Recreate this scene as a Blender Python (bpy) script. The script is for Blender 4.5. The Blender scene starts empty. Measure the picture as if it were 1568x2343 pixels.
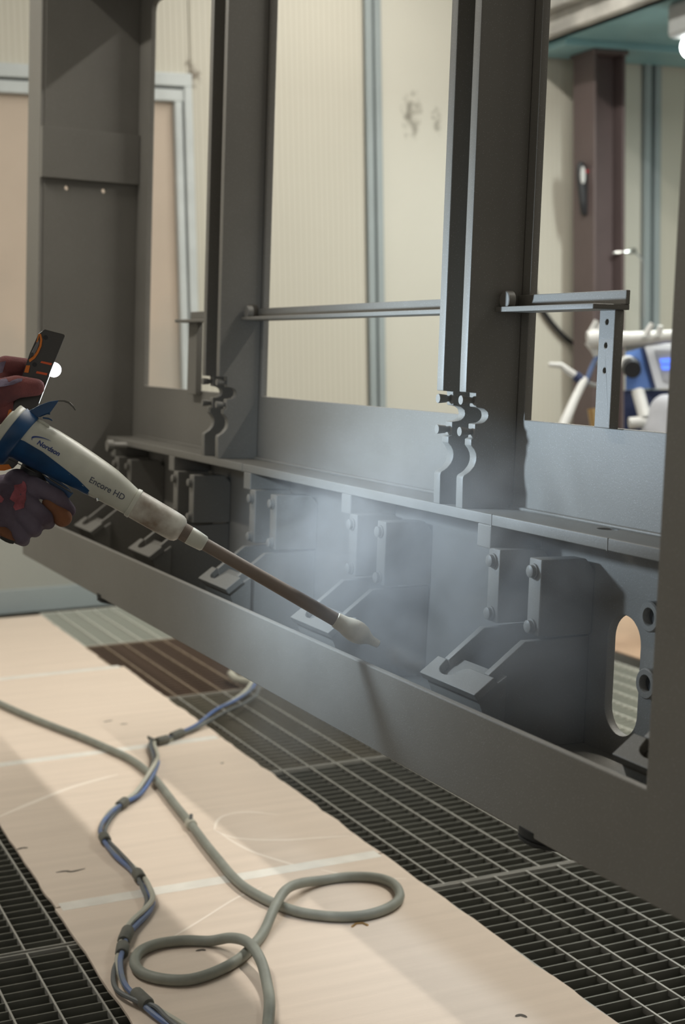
import bpy, bmesh, math, random
from mathutils import Vector, Matrix, noise

random.seed(7)
S = bpy.context.scene
COL = S.collection
PI = math.pi

# ------------------------------------------------------------------ camera
W_, H_, F_ = 1568, 2343, 3400.0
CX, CY = 784.0, 1171.5
CAM = Vector((0, 0, 1.1))


def rot(yaw, pitch, roll):
    yaw, pitch, roll = map(math.radians, (yaw, pitch, roll))
    f = Vector((math.sin(yaw) * math.cos(pitch), math.cos(yaw) * math.cos(pitch), math.sin(pitch)))
    r = Vector((math.cos(yaw), -math.sin(yaw), 0))
    d = f.cross(r)
    c, s = math.cos(roll), math.sin(roll)
    return Matrix((c * r + s * d, -s * r + c * d, f))        # rows: right, down, forward


RC = rot(23.60693, -6.52209, 0.96279)
RF = rot(25.40987, -5.68080, -1.94598)      # how the camera stands to the hung frame (frame leans 3 degrees)
REL = RC.transposed() @ RF                   # frame axes in the room
cam_d = bpy.data.cameras.new('camera')
cam = bpy.data.objects.new('camera', cam_d)
COL.objects.link(cam)
r_, d_, f_ = RC
cam.matrix_world = Matrix(((r_.x, -d_.x, -f_.x, CAM.x), (r_.y, -d_.y, -f_.y, CAM.y), (r_.z, -d_.z, -f_.z, CAM.z), (0, 0, 0, 1)))
cam_d.sensor_fit = 'VERTICAL'
cam_d.sensor_height = 36.0
cam_d.lens = F_ / H_ * 36.0
cam_d.clip_start = 0.05
cam_d.dof.use_dof = True
cam_d.dof.focus_distance = 2.15
cam_d.dof.aperture_fstop = 5.0
S.camera = cam


def cp(px, py, d):
    """point of the room seen at a pixel, d metres in front of the lens"""
    return CAM + RC.transposed() @ Vector(((px - CX) / F_, (py - CY) / F_, 1)) * d


def at(px, py, axis, val):
    """point of the room seen at a pixel, on the plane axis = val"""
    r = RC.transposed() @ Vector(((px - CX) / F_, (py - CY) / F_, 1))
    i = 'XYZ'.index(axis)
    return CAM + r * ((val - CAM[i]) / r[i])


# ------------------------------------------------------------------ world, light, exposure
S.view_settings.view_transform = 'Standard'
S.view_settings.look = 'None'
S.view_settings.exposure = 0.0
S.view_settings.gamma = 1.0
S.view_settings.use_curve_mapping = False
wd = bpy.data.worlds.new('World')
S.world = wd
wd.use_nodes = True
bg = wd.node_tree.nodes['Background']
bg.inputs[0].default_value = (1.0, 0.96, 0.88, 1)
bg.inputs[1].default_value = 0.36
OVERHEAD = [  # battens under the ceiling: x, y, z, watts
    (-0.30, 3.4, 3.1, 25), (-0.30, 5.0, 3.1, 19), (2.62, 2.0, 3.1, 31), (2.62, 3.5, 3.1, 31), (2.62, 5.0, 3.1, 19)]
LAMP_W = 4.0          # hand lamp
SOFFIT_W = 26.0

# ------------------------------------------------------------------ materials


def nd(nt, typ, **kw):
    n = nt.nodes.new(typ)
    for k, v in kw.items():
        setattr(n, k, v)
    return n


def mat(name, col, rough=0.6, metal=0.0, var=0.0, scale=8.0, bump=0.0, bscale=200.0, col2=None, emit=None, es=1.0, spec=0.5,
        stretch=(1, 1, 1)):
    m = bpy.data.materials.new(name)
    m.use_nodes = True
    nt = m.node_tree
    b = nt.nodes['Principled BSDF']
    b.inputs['Base Color'].default_value = (*col, 1)
    b.inputs['Roughness'].default_value = rough
    b.inputs['Metallic'].default_value = metal
    b.inputs['Specular IOR Level'].default_value = spec
    tc = nd(nt, 'ShaderNodeTexCoord')
    mp = nd(nt, 'ShaderNodeMapping')
    mp.inputs['Scale'].default_value = stretch
    nt.links.new(tc.outputs['Object'], mp.inputs[0])
    if var or col2:
        nz = nd(nt, 'ShaderNodeTexNoise')
        nz.inputs['Scale'].default_value = scale
        nz.inputs['Detail'].default_value = 5
        nt.links.new(mp.outputs[0], nz.inputs['Vector'])
        rp = nd(nt, 'ShaderNodeValToRGB')
        c2 = col2 or tuple(max(0, c * (1 - var)) for c in col)
        rp.color_ramp.elements[0].position = 0.35
        rp.color_ramp.elements[1].position = 0.65
        rp.color_ramp.elements[0].color = (*c2, 1)
        rp.color_ramp.elements[1].color = (*col, 1)
        nt.links.new(nz.outputs['Fac'], rp.inputs[0])
        nt.links.new(rp.outputs[0], b.inputs['Base Color'])
    if bump:
        n2 = nd(nt, 'ShaderNodeTexNoise')
        n2.inputs['Scale'].default_value = bscale
        n2.inputs['Detail'].default_value = 3
        nt.links.new(mp.outputs[0], n2.inputs['Vector'])
        bp = nd(nt, 'ShaderNodeBump')
        bp.inputs['Strength'].default_value = bump
        bp.inputs['Distance'].default_value = 0.002
        nt.links.new(n2.outputs['Fac'], bp.inputs['Height'])
        nt.links.new(bp.outputs[0], b.inputs['Normal'])
    if emit:
        b.inputs['Emission Color'].default_value = (*emit, 1)
        b.inputs['Emission Strength'].default_value = es
    return m


def powder_coat():
    m = mat('powder_grey', (0.195, 0.184, 0.163), 0.5, 0.0, var=0.10, scale=5, bump=0.10, bscale=420)
    nt = m.node_tree
    b = nt.nodes['Principled BSDF']
    v = nd(nt, 'ShaderNodeTexVoronoi')
    v.inputs['Scale'].default_value = 330
    tc = [n for n in nt.nodes if n.type == 'TEX_COORD'][0]
    nt.links.new(tc.outputs['Object'], v.inputs['Vector'])
    rp = nd(nt, 'ShaderNodeValToRGB')
    rp.color_ramp.elements[0].position = 0.08
    rp.color_ramp.elements[0].color = (1, 1, 1, 1)
    rp.color_ramp.elements[1].position = 0.16
    rp.color_ramp.elements[1].color = (0, 0, 0, 1)
    nt.links.new(v.outputs['Distance'], rp.inputs[0])
    mx = nd(nt, 'ShaderNodeMix', data_type='RGBA')
    src = b.inputs['Base Color'].links[0].from_socket
    nt.links.new(rp.outputs[0], mx.inputs[0])
    nt.links.new(src, mx.inputs[6])
    mx.inputs[7].default_value = (0.42, 0.42, 0.41, 1)
    nt.links.new(mx.outputs[2], b.inputs['Base Color'])
    return m


def ribbed_panel(name, col, col2, pitch):
    """coated sandwich panel with fine upright micro-ribs"""
    m = mat(name, col, 0.55, var=0.05, scale=1.5)
    nt = m.node_tree
    b = nt.nodes['Principled BSDF']
    wv = nd(nt, 'ShaderNodeTexWave', wave_type='BANDS', bands_direction='X')
    wv.inputs['Scale'].default_value = 2 * PI / pitch / 20.0
    tc = [n for n in nt.nodes if n.type == 'TEX_COORD'][0]
    nt.links.new(tc.outputs['Object'], wv.inputs['Vector'])
    rp = nd(nt, 'ShaderNodeValToRGB')
    rp.color_ramp.elements[0].position = 0.05
    rp.color_ramp.elements[0].color = (0, 0, 0, 1)
    rp.color_ramp.elements[1].position = 0.4
    nt.links.new(wv.outputs['Fac'], rp.inputs[0])
    mx = nd(nt, 'ShaderNodeMix', data_type='RGBA')
    src = b.inputs['Base Color'].links[0].from_socket
    nt.links.new(rp.outputs[0], mx.inputs[0])
    mx.inputs[6].default_value = (*col2, 1)
    nt.links.new(src, mx.inputs[7])
    nt.links.new(mx.outputs[2], b.inputs['Base Color'])
    bp = nd(nt, 'ShaderNodeBump')
    bp.inputs['Strength'].default_value = 0.3
    bp.inputs['Distance'].default_value = 0.002
    nt.links.new(rp.outputs[0], bp.inputs['Height'])
    nt.links.new(bp.outputs[0], b.inputs['Normal'])
    return m


def door_leaf_mat():
    """beige leaf, greyed with settled overspray over its lower part"""
    m = mat('door_leaf', (0.56, 0.46, 0.37), 0.6, var=0.08, scale=3)
    nt = m.node_tree
    b = nt.nodes['Principled BSDF']
    tc = [n for n in nt.nodes if n.type == 'TEX_COORD'][0]
    sp = nd(nt, 'ShaderNodeSeparateXYZ')
    nt.links.new(tc.outputs['Object'], sp.inputs[0])
    nz = nd(nt, 'ShaderNodeTexNoise')
    nz.inputs['Scale'].default_value = 3
    nt.links.new(tc.outputs['Object'], nz.inputs['Vector'])
    ad = nd(nt, 'ShaderNodeMath', operation='MULTIPLY_ADD')
    nt.links.new(nz.outputs['Fac'], ad.inputs[0])
    ad.inputs[1].default_value = 0.9
    nt.links.new(sp.outputs['Z'], ad.inputs[2])
    mr = nd(nt, 'ShaderNodeMapRange')
    mr.inputs['From Min'].default_value = 0.9
    mr.inputs['From Max'].default_value = 1.75
    nt.links.new(ad.outputs[0], mr.inputs['Value'])
    mx = nd(nt, 'ShaderNodeMix', data_type='RGBA')
    src = b.inputs['Base Color'].links[0].from_socket
    nt.links.new(mr.outputs[0], mx.inputs[0])
    mx.inputs[6].default_value = (0.36, 0.37, 0.34, 1)
    nt.links.new(src, mx.inputs[7])
    nt.links.new(mx.outputs[2], b.inputs['Base Color'])
    return m


M = dict(
    steel=powder_coat(),
    cream=ribbed_panel('cream_panel', (0.62, 0.59, 0.505), (0.55, 0.52, 0.435), 0.026),
    cream_flat=mat('cream_flat', (0.66, 0.64, 0.56), 0.5, var=0.04, scale=1.2),
    trim=mat('bluegrey_trim', (0.36, 0.41, 0.42), 0.45, var=0.12, scale=3),
    trim_dark=mat('trim_gap', (0.10, 0.12, 0.12), 0.6),
    white_trim=mat('white_door_frame', (0.60, 0.64, 0.64), 0.5, var=0.18, scale=4),
    leaf=door_leaf_mat(),
    stain=mat('soot_stain', (0.30, 0.24, 0.18), 0.8, var=0.4, scale=30),
    stain_pale=mat('grey_smear', (0.42, 0.40, 0.34), 0.7, var=0.3, scale=25),
    teal=mat('teal_paint', (0.30, 0.52, 0.56), 0.45, var=0.25, scale=2),
    fascia=mat('dirty_white_fascia', (0.60, 0.58, 0.54), 0.7, var=0.45, scale=5),
    brown=mat('brown_column_paint', (0.125, 0.092, 0.09), 0.5, var=0.15, scale=4),
    ceil=mat('ceiling_sheet', (0.55, 0.53, 0.47), 0.7, var=0.06, scale=2),
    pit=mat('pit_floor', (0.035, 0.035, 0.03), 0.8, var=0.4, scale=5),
    pit_brown=mat('pit_floor_dusty', (0.22, 0.12, 0.08), 0.9, var=0.35, scale=6),
    filt=mat('filter_sheet', (0.40, 0.41, 0.36), 0.9, var=0.12, scale=6),
    bar=mat('galvanised_bar', (0.20, 0.20, 0.17), 0.5, 0.3, var=0.3, scale=9),
    rod=mat('galvanised_rod', (0.46, 0.45, 0.41), 0.45, 0.2, var=0.2, scale=20),
    bar_rust=mat('rusty_bar', (0.165, 0.115, 0.085), 0.8, var=0.35, scale=12),
    rod_rust=mat('rusty_rod', (0.36, 0.28, 0.20), 0.7, var=0.25, scale=15),
    bar_dust=mat('dusty_bar', (0.235, 0.215, 0.165), 0.7, var=0.25, scale=12),
    bar_lt=mat('dusted_bar', (0.42, 0.43, 0.38), 0.7, var=0.12, scale=9),
    rod_lt=mat('dusted_rod', (0.66, 0.66, 0.60), 0.7),
    tape=mat('seam_tape', (0.86, 0.82, 0.75), 0.35, var=0.12, scale=18),
    trace=mat('pale_trace', (0.86, 0.76, 0.66), 0.8),
    card=mat('cardboard', (0.74, 0.62, 0.515), 0.8, var=0.07, scale=2.2, bump=0.25, bscale=40, stretch=(1, 14, 1)),
    card2=mat('cardboard_orange', (0.70, 0.48, 0.32), 0.8, var=0.12, scale=3),
    edge=mat('torn_paper', (0.10, 0.085, 0.07), 0.9),
    hose=mat('hose_grey', (0.27, 0.28, 0.24), 0.55, var=0.18, scale=25),
    hose_blue=mat('hose_blue', (0.08, 0.15, 0.38), 0.45, var=0.4, scale=12, col2=(0.14, 0.17, 0.22)),
    hose_pale=mat('hose_pale', (0.50, 0.49, 0.41), 0.5, var=0.2, scale=14),
    hose_dark=mat('hose_dark', (0.12, 0.13, 0.13), 0.5, var=0.2, scale=14),
    wrap=mat('wrap_tape', (0.14, 0.14, 0.12), 0.7, var=0.25, scale=40),
    gun_white=mat('gun_white', (0.66, 0.66, 0.57), 0.35, var=0.16, scale=22, bump=0.05, bscale=90),
    gun_blue=mat('gun_blue', (0.012, 0.075, 0.20), 0.4, var=0.4, scale=25),
    gun_black=mat('gun_black', (0.02, 0.02, 0.022), 0.5),
    nut=mat('nut_white', (0.78, 0.76, 0.68), 0.4, scale=26, col2=(0.30, 0.235, 0.18)),
    neck=mat('stained_neck', (0.32, 0.25, 0.20), 0.6, var=0.4, scale=40),
    lance=mat('lance_tube', (0.24, 0.19, 0.155), 0.5, var=0.22, scale=18),
    tip=mat('nozzle_plastic', (0.66, 0.60, 0.48), 0.5, var=0.3, scale=35),
    ink=mat('ink_blue', (0.02, 0.05, 0.22), 0.5),
    ink_grey=mat('ink_grey', (0.09, 0.10, 0.14), 0.5),
    smoke=mat('smoked_plastic', (0.10, 0.095, 0.08), 0.25),
    lampbody=mat('lamp_black', (0.055, 0.05, 0.045), 0.35, bump=0.05, bscale=300),
    lampgrey=mat('lamp_grey', (0.20, 0.19, 0.19), 0.4),
    orange=mat('lamp_orange', (0.90, 0.24, 0.02), 0.45),
    red_orange=mat('lamp_red_orange', (0.85, 0.13, 0.03), 0.45),
    led=mat('led_lens', (1, 1, 1), 0.3, emit=(0.86, 0.92, 1.0), es=14.0),
    strip=mat('led_strip', (1, 1, 1), 0.3, emit=(0.86, 0.95, 0.95), es=1.6),
    tube=mat('lamp_tube', (1, 1, 1), 0.4, emit=(0.95, 1.0, 0.97), es=12.0),
    lampcase=mat('lamp_case', (0.30, 0.31, 0.31), 0.4),
    glove=mat('work_glove', (0.085, 0.055, 0.075), 0.9, scale=16, col2=(0.16, 0.13, 0.17), bump=0.4, bscale=500),
    glove_dust=mat('work_glove_dusty', (0.30, 0.25, 0.34), 0.9, scale=30, col2=(0.17, 0.13, 0.19), bump=0.4, bscale=500),
    glove_red=mat('work_glove_red', (0.30, 0.095, 0.09), 0.9, scale=22, col2=(0.17, 0.065, 0.07), bump=0.4, bscale=500),
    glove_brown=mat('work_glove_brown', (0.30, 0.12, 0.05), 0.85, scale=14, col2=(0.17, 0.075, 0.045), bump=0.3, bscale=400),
    glove_pink=mat('glove_worn_patch', (0.50, 0.14, 0.17), 0.9, scale=60, col2=(0.28, 0.08, 0.09), bump=0.4, bscale=500),
    sleeve=mat('blue_workwear', (0.015, 0.05, 0.12), 0.85, var=0.35, scale=10),
    skin=mat('skin', (0.55, 0.34, 0.25), 0.6),
    hair=mat('hair', (0.06, 0.04, 0.03), 0.7),
    boot=mat('boot', (0.03, 0.028, 0.026), 0.6),
    unit_blue=mat('unit_blue', (0.16, 0.30, 0.72), 0.35, var=0.1),
    unit_navy=mat('unit_navy', (0.03, 0.045, 0.12), 0.45),
    unit_white=mat('unit_white', (0.78, 0.80, 0.84), 0.4),
    screen=mat('unit_screen', (0.1, 0.2, 0.8), 0.3, emit=(0.10, 0.22, 1.0), es=1.3),
    pvc=mat('white_pvc', (0.72, 0.72, 0.70), 0.45, var=0.12),
    brass=mat('brass', (0.55, 0.36, 0.16), 0.35, 0.8),
    clear=mat('dusty_sack', (0.55, 0.56, 0.60), 0.6, var=0.2),
    rubber=mat('black_rubber', (0.02, 0.02, 0.018), 0.7),
    chrome=mat('bright_metal', (0.6, 0.62, 0.6), 0.25, 0.9),
    red=mat('red_button', (0.5, 0.02, 0.03), 0.4),
    sling=mat('hoist_sling', (0.35, 0.30, 0.10), 0.8),
)

# ------------------------------------------------------------------ helpers


def link(name, me, m, parent=None, smooth=False, bevel=0.0):
    o = bpy.data.objects.new(name, me)
    COL.objects.link(o)
    if m:
        me.materials.append(m)
    if smooth:
        for p in me.polygons:
            p.use_smooth = True
        me.set_sharp_from_angle(angle=0.75)
    if parent:
        o.parent = parent
    if bevel:
        b = o.modifiers.new('edge', 'BEVEL')
        b.width = bevel
        b.segments = 2
        b.limit_method = 'ANGLE'
        b.angle_limit = 0.7
    return o


def from_bm(name, bm, m, parent=None, smooth=False, bevel=0.0):
    me = bpy.data.meshes.new(name)
    bmesh.ops.recalc_face_normals(bm, faces=bm.faces)
    bm.to_mesh(me)
    bm.free()
    return link(name, me, m, parent, smooth, bevel)


def empty(name, loc, label=None, cat=None, group=None, kind=None):
    o = bpy.data.objects.new(name, None)
    COL.objects.link(o)
    o.location = loc
    o.empty_display_size = 0.05
    return tag(o, label, cat, group, kind)


def tag(o, label=None, cat=None, group=None, kind=None):
    for k, v in (('label', label), ('category', cat), ('group', group), ('kind', kind)):
        if v:
            o[k] = v
    return o


def addbox(bm, a, b, mtx=None):
    vs = [Vector((x, y, z)) for x in (a[0], b[0]) for y in (a[1], b[1]) for z in (a[2], b[2])]
    if mtx:
        vs = [mtx @ v for v in vs]
    v = [bm.verts.new(p) for p in vs]
    for q in ((0, 1, 3, 2), (4, 6, 7, 5), (0, 4, 5, 1), (2, 3, 7, 6), (0, 2, 6, 4), (1, 5, 7, 3)):
        bm.faces.new([v[i] for i in q])


def box(name, a, b, m, parent=None, bevel=0.0, off=(0, 0, 0)):
    bm = bmesh.new()
    o = Vector(off)
    addbox(bm, Vector(a) - o, Vector(b) - o)
    return from_bm(name, bm, m, parent, bevel=bevel)


def frame_axes(d):
    d = d.normalized()
    u = d.cross(Vector((0, 0, 1)))
    if u.length < 1e-3:
        u = d.cross(Vector((0, 1, 0)))
    u.normalize()
    return u, d.cross(u).normalized()


def addloft(bm, rings, cap=True):
    """rings: lists of points, joined one after another"""
    vr = [[bm.verts.new(p) for p in r] for r in rings]
    n = len(vr[0])
    for a, b in zip(vr, vr[1:]):
        for i in range(n):
            bm.faces.new((a[i], a[(i + 1) % n], b[(i + 1) % n], b[i]))
    if cap:
        bm.faces.new(vr[0][::-1])
        bm.faces.new(vr[-1])


def circ(c, u, v, ru, rv=None, n=16):
    rv = ru if rv is None else rv
    return [c + u * (ru * math.cos(2 * PI * i / n)) + v * (rv * math.sin(2 * PI * i / n)) for i in range(n)]


def addtube(bm, pts, r, n=10, cap=True):
    """pts in order; r a number or one per point"""
    pts = [Vector(p) for p in pts]
    rs = r if isinstance(r, (list, tuple)) else [r] * len(pts)
    rings = []
    u = None
    for i, p in enumerate(pts):
        d = (pts[min(i + 1, len(pts) - 1)] - pts[max(i - 1, 0)]).normalized()
        if u is None:
            u, v = frame_axes(d)
        else:
            u = (u - d * u.dot(d)).normalized()
            v = d.cross(u)
        rings.append(circ(p, u, v, rs[i], n=n))
    addloft(bm, rings, cap)


def tube(name, pts, r, m, parent=None, n=10, off=(0, 0, 0)):
    bm = bmesh.new()
    o = Vector(off)
    addtube(bm, [Vector(p) - o for p in pts], r, n)
    return from_bm(name, bm, m, parent, smooth=True)


def spline(pts, sub=8):
    """Catmull-Rom through the points"""
    pts = [Vector(p) for p in pts]
    out = []
    for i in range(len(pts) - 1):
        p0, p1, p2, p3 = pts[max(i - 1, 0)], pts[i], pts[i + 1], pts[min(i + 2, len(pts) - 1)]
        for k in range(sub):
            t = k / sub
            out.append(0.5 * ((2 * p1) + (p2 - p0) * t + (2 * p0 - 5 * p1 + 4 * p2 - p3) * t * t + (3 * p1 - p0 - 3 * p2 + p3) * t ** 3))
    out.append(pts[-1])
    return out


def plate_mesh(outline, holes, axis, a, b, name):
    """sheet cut to an outline with holes; outline in the two axes other than `axis`, thickness a..b along it"""
    cu = bpy.data.curves.new(name, 'CURVE')
    cu.dimensions = '2D'
    cu.fill_mode = 'BOTH'
    cu.extrude = abs(b - a) / 2
    for loop in [outline] + list(holes):
        sp = cu.splines.new('POLY')
        sp.points.add(len(loop) - 1)
        for p, q in zip(sp.points, loop):
            p.co = (q[0], q[1], 0, 1)
        sp.use_cyclic_u = True
    ob = bpy.data.objects.new(name, cu)
    COL.objects.link(ob)
    bpy.context.view_layer.update()
    me = bpy.data.meshes.new_from_object(ob.evaluated_get(bpy.context.evaluated_depsgraph_get()))
    bpy.data.objects.remove(ob)
    bpy.data.curves.remove(cu)
    mid = (a + b) / 2
    for v in me.vertices:
        x, y, z = v.co
        v.co = {'X': (mid + z, x, y), 'Y': (x, mid + z, y), 'Z': (x, y, mid + z)}[axis]
    bm = bmesh.new()
    bm.from_mesh(me)
    bmesh.ops.remove_doubles(bm, verts=bm.verts, dist=1e-5)
    bmesh.ops.recalc_face_normals(bm, faces=bm.faces)
    bm.to_mesh(me)
    bm.free()
    me.name = name
    return me


def rrect(x0, y0, x1, y1, r, n=6):
    out = []
    for cx, cy, a0 in ((x1 - r, y1 - r, 0), (x0 + r, y1 - r, 90), (x0 + r, y0 + r, 180), (x1 - r, y0 + r, 270)):
        for i in range(n + 1):
            a = math.radians(a0 + 90 * i / n)
            out.append((cx + r * math.cos(a), cy + r * math.sin(a)))
    return out


def disc2(cx, cy, r, n=14):
    return [(cx + r * math.cos(2 * PI * i / n), cy + r * math.sin(2 * PI * i / n)) for i in range(n)]


def text_mesh(name, body, size, m, mtx, parent, shear=0.0, ext=0.0003, bold=0.0):
    cu = bpy.data.curves.new(name, 'FONT')
    cu.body = body
    cu.size = size
    cu.extrude = ext
    cu.shear = shear
    cu.offset = bold
    ob = bpy.data.objects.new(name, cu)
    COL.objects.link(ob)
    bpy.context.view_layer.update()
    me = bpy.data.meshes.new_from_object(ob.evaluated_get(bpy.context.evaluated_depsgraph_get()))
    bpy.data.objects.remove(ob)
    me.transform(mtx)
    me.materials.clear()
    return link(name, me, m, parent)


def blob(name, caps, voxel, m, parent=None, off=(0, 0, 0), smooth_it=6):
    """one continuous body from tapered limbs: caps = (p0, r0, p1, r1)"""
    bm = bmesh.new()
    o = Vector(off)
    for p0, r0, p1, r1 in caps:
        p0, p1 = Vector(p0) - o, Vector(p1) - o
        d = p1 - p0
        L = d.length
        if L < 1e-5:
            d = Vector((0, 0, 1e-4))
        u, v = frame_axes(d)
        dn = d.normalized()
        rings = []
        for k in range(1, 5):
            a = PI / 2 * k / 5
            rings.append(circ(p0 - dn * (r0 * math.cos(a)), u, v, r0 * math.sin(a), n=12))
        for k in range(5):
            t = k / 4
            rings.append(circ(p0.lerp(p1, t), u, v, r0 + (r1 - r0) * t, n=12))
        for k in range(4, 0, -1):
            a = PI / 2 * k / 5
            rings.append(circ(p1 + dn * (r1 * math.cos(a)), u, v, r1 * math.sin(a), n=12))
        addloft(bm, rings)
    bmesh.ops.recalc_face_normals(bm, faces=bm.faces)
    me = bpy.data.meshes.new(name)
    bm.to_mesh(me)
    bm.free()
    ob = bpy.data.objects.new(name, me)
    COL.objects.link(ob)
    rm = ob.modifiers.new('r', 'REMESH')
    rm.mode = 'VOXEL'
    rm.voxel_size = voxel
    sm = ob.modifiers.new('s', 'SMOOTH')
    sm.iterations = smooth_it
    sm.factor = 0.5
    bpy.context.view_layer.update()
    me2 = bpy.data.meshes.new_from_object(ob.evaluated_get(bpy.context.evaluated_depsgraph_get()))
    bpy.data.objects.remove(ob)
    me2.materials.clear()
    me2.name = name
    return link(name, me2, m, parent, smooth=True)


def structure(o):
    o['kind'] = 'structure'
    return o


# ------------------------------------------------------------------ the room
YW = 6.15                                        # face of the far wall
wall = structure(box('wall_back', (-3.0, YW + 0.03, -0.4), (8.0, YW + 0.15, 3.5), M['cream_flat']))
for i, (x0, x1, z0, m) in enumerate(((-3.0, 0.62, 0, 'cream'), (0.62, 2.02, 2.23, 'cream'), (2.02, 2.825, 0, 'cream'), (2.91, 4.305, 0, 'cream_flat'), (4.40, 5.9, 0, 'cream'))):
    pb = bmesh.new()
    addbox(pb, (x0 + 0.002, YW, z0), (x1 - 0.002, YW + 0.029, 3.4))
    from_bm('wall_panel', pb, M[m], wall, bevel=0.003)
pb = bmesh.new()
addbox(pb, (3.42, YW - 0.006, 0), (3.92, YW - 0.001, 2.43))
from_bm('wall_panel', pb, M['cream'], wall)
# soot and smears on the wall
def dirt(name, col, scale, thr):
    m = mat(name, col, 0.9)
    nt = m.node_tree
    b = nt.nodes['Principled BSDF']
    tc = [n for n in nt.nodes if n.type == 'TEX_COORD'][0]
    nz = nd(nt, 'ShaderNodeTexNoise')
    nz.inputs['Scale'].default_value = scale
    nz.inputs['Detail'].default_value = 4
    nt.links.new(tc.outputs['Object'], nz.inputs['Vector'])
    ln = nd(nt, 'ShaderNodeVectorMath', operation='SUBTRACT')
    nt.links.new(tc.outputs['Generated'], ln.inputs[0])
    ln.inputs[1].default_value = (.5, .5, .5)
    l2 = nd(nt, 'ShaderNodeVectorMath', operation='MULTIPLY')
    nt.links.new(ln.outputs[0], l2.inputs[0])
    l2.inputs[1].default_value = (1, 0, 1)
    l3 = nd(nt, 'ShaderNodeVectorMath', operation='LENGTH')
    nt.links.new(l2.outputs[0], l3.inputs[0])
    m1 = nd(nt, 'ShaderNodeMath', operation='MULTIPLY_ADD')
    nt.links.new(l3.outputs['Value'], m1.inputs[0])
    m1.inputs[1].default_value = -0.35
    nt.links.new(nz.outputs['Fac'], m1.inputs[2])
    mr = nd(nt, 'ShaderNodeMapRange')
    mr.inputs['From Min'].default_value = thr - .20
    mr.inputs['From Max'].default_value = thr + .05
    mr.inputs['To Max'].default_value = .5
    nt.links.new(m1.outputs[0], mr.inputs['Value'])
    nt.links.new(mr.outputs[0], b.inputs['Alpha'])
    return m
def smear(name, x, z, w, h, seed, m, y=YW - 0.002, n=22):
    bm = bmesh.new()
    rnd = random.Random(seed)
    vs = []
    for i in range(n):
        a = 2 * PI * i / n
        k = 0.72 + 0.4 * rnd.random()
        vs.append((x + w * k * math.cos(a), z + h * k * math.sin(a)))
    f = [bm.verts.new((px, y, pz)) for px, pz in vs]
    b = [bm.verts.new((px, y + 0.0015, pz)) for px, pz in vs]
    bm.faces.new(f)
    for i in range(n):
        bm.faces.new((f[i], f[(i + 1) % n], b[(i + 1) % n], b[i]))
    return from_bm(name, bm, m, wall)
smear('stain', 2.03, 2.245, 0.05, 0.07, 3, dirt('soot', (.16, .11, .08), 30, .52))
smear('stain', 3.06, 2.10, 0.055, 0.135, 5, dirt('grey_smear', (.24, .22, .18), 34, .53))
smear('stain', 3.185, 2.085, 0.03, 0.085, 8, dirt('grey_smear', (.24, .22, .18), 40, .56))
trim1 = empty('trim_1', (2.867, YW, 0), kind='structure')
box('flange', (-0.038, -0.022, 0), (-0.006, 0.0, 3.4), M['trim'], trim1, 0.003)
box('flange', (0.006, -0.022, 0), (0.038, 0.0, 3.4), M['trim'], trim1, 0.003)
box('groove', (-0.006, -0.010, 0), (0.006, 0.0, 3.4), M['trim_dark'], trim1)
trim2 = empty('trim_2', (4.352, YW, 0), kind='structure')
box('flange', (-0.045, -0.03, 0), (-0.012, 0.0, 2.43), M['trim'], trim2, 0.003)
box('flange', (0.012, -0.03, 0), (0.045, 0.0, 2.43), M['trim'], trim2, 0.003)
box('groove', (-0.012, -0.012, 0), (0.012, 0.0, 2.43), M['trim_dark'], trim2)
# door in the far wall
door = empty('door_1', (1.34, YW, 0), kind='structure')
box('door_leaf', (-0.66, 0.0, 0.015), (0.60, 0.03, 2.115), M['leaf'], door, 0.003)
box('door_frame', (-0.72, -0.03, 2.115), (0.66, 0.03, 2.165), M['white_trim'], door, 0.004)
box('door_frame', (-0.72, -0.04, 2.175), (0.675, 0.03, 2.23), M['white_trim'], door, 0.004)
box('door_frame', (0.60, -0.03, 0), (0.632, 0.03, 2.115), M['white_trim'], door, 0.004)
box('door_frame', (0.639, -0.04, 0), (0.675, 0.03, 2.175), M['white_trim'], door, 0.004)
box('door_frame', (-0.72, -0.04, 0), (-0.66, 0.03, 2.13), M['white_trim'], door, 0.004)
box('kick_plate', (-0.66, -0.006, 0.0), (0.60, 0.0, 0.10), M['trim'], door, 0.002)
box('door_seal', (-0.66, -0.004, 2.163), (0.64, 0.02, 2.177), M['trim_dark'], door)
box('latch_plate', (-0.35, -0.012, 1.20), (-0.30, 0.0, 1.32), M['white_trim'], door, 0.003)

wr = structure(box('wall_right', (6.6, -3.0, -0.4), (6.75, YW, 3.5), M['cream']))
box('wall_panel', (6.57, -3.0, 0), (6.599, YW - 0.01, 3.4), M['cream'], wr)
ceil = structure(box('ceiling', (-3.0, -3.0, 3.4), (6.6, YW + 0.03, 3.5), M['ceil']))
sof = empty('trim_3', (3.62, 4.0, 2.43), kind='structure')
box('soffit', (0.0, -4.5, 0.0), (2.95, YW - 4.0 - 0.01, 0.04), M['teal'], sof, 0.004)
box('fascia', (-0.10, -4.5, 0.09), (0.0, YW - 4.0 - 0.01, 0.9), M['fascia'], sof, 0.008)
box('fascia', (-0.04, -4.5, 0.0), (0.05, YW - 4.0 - 0.01, 0.09), M['fascia'], sof, 0.006)
box('teal_beam', (0.05, YW - 4.0 - 0.32, -0.03), (2.9, YW - 4.0 - 0.02, 0.0), M['teal'], sof, 0.004)
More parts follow.
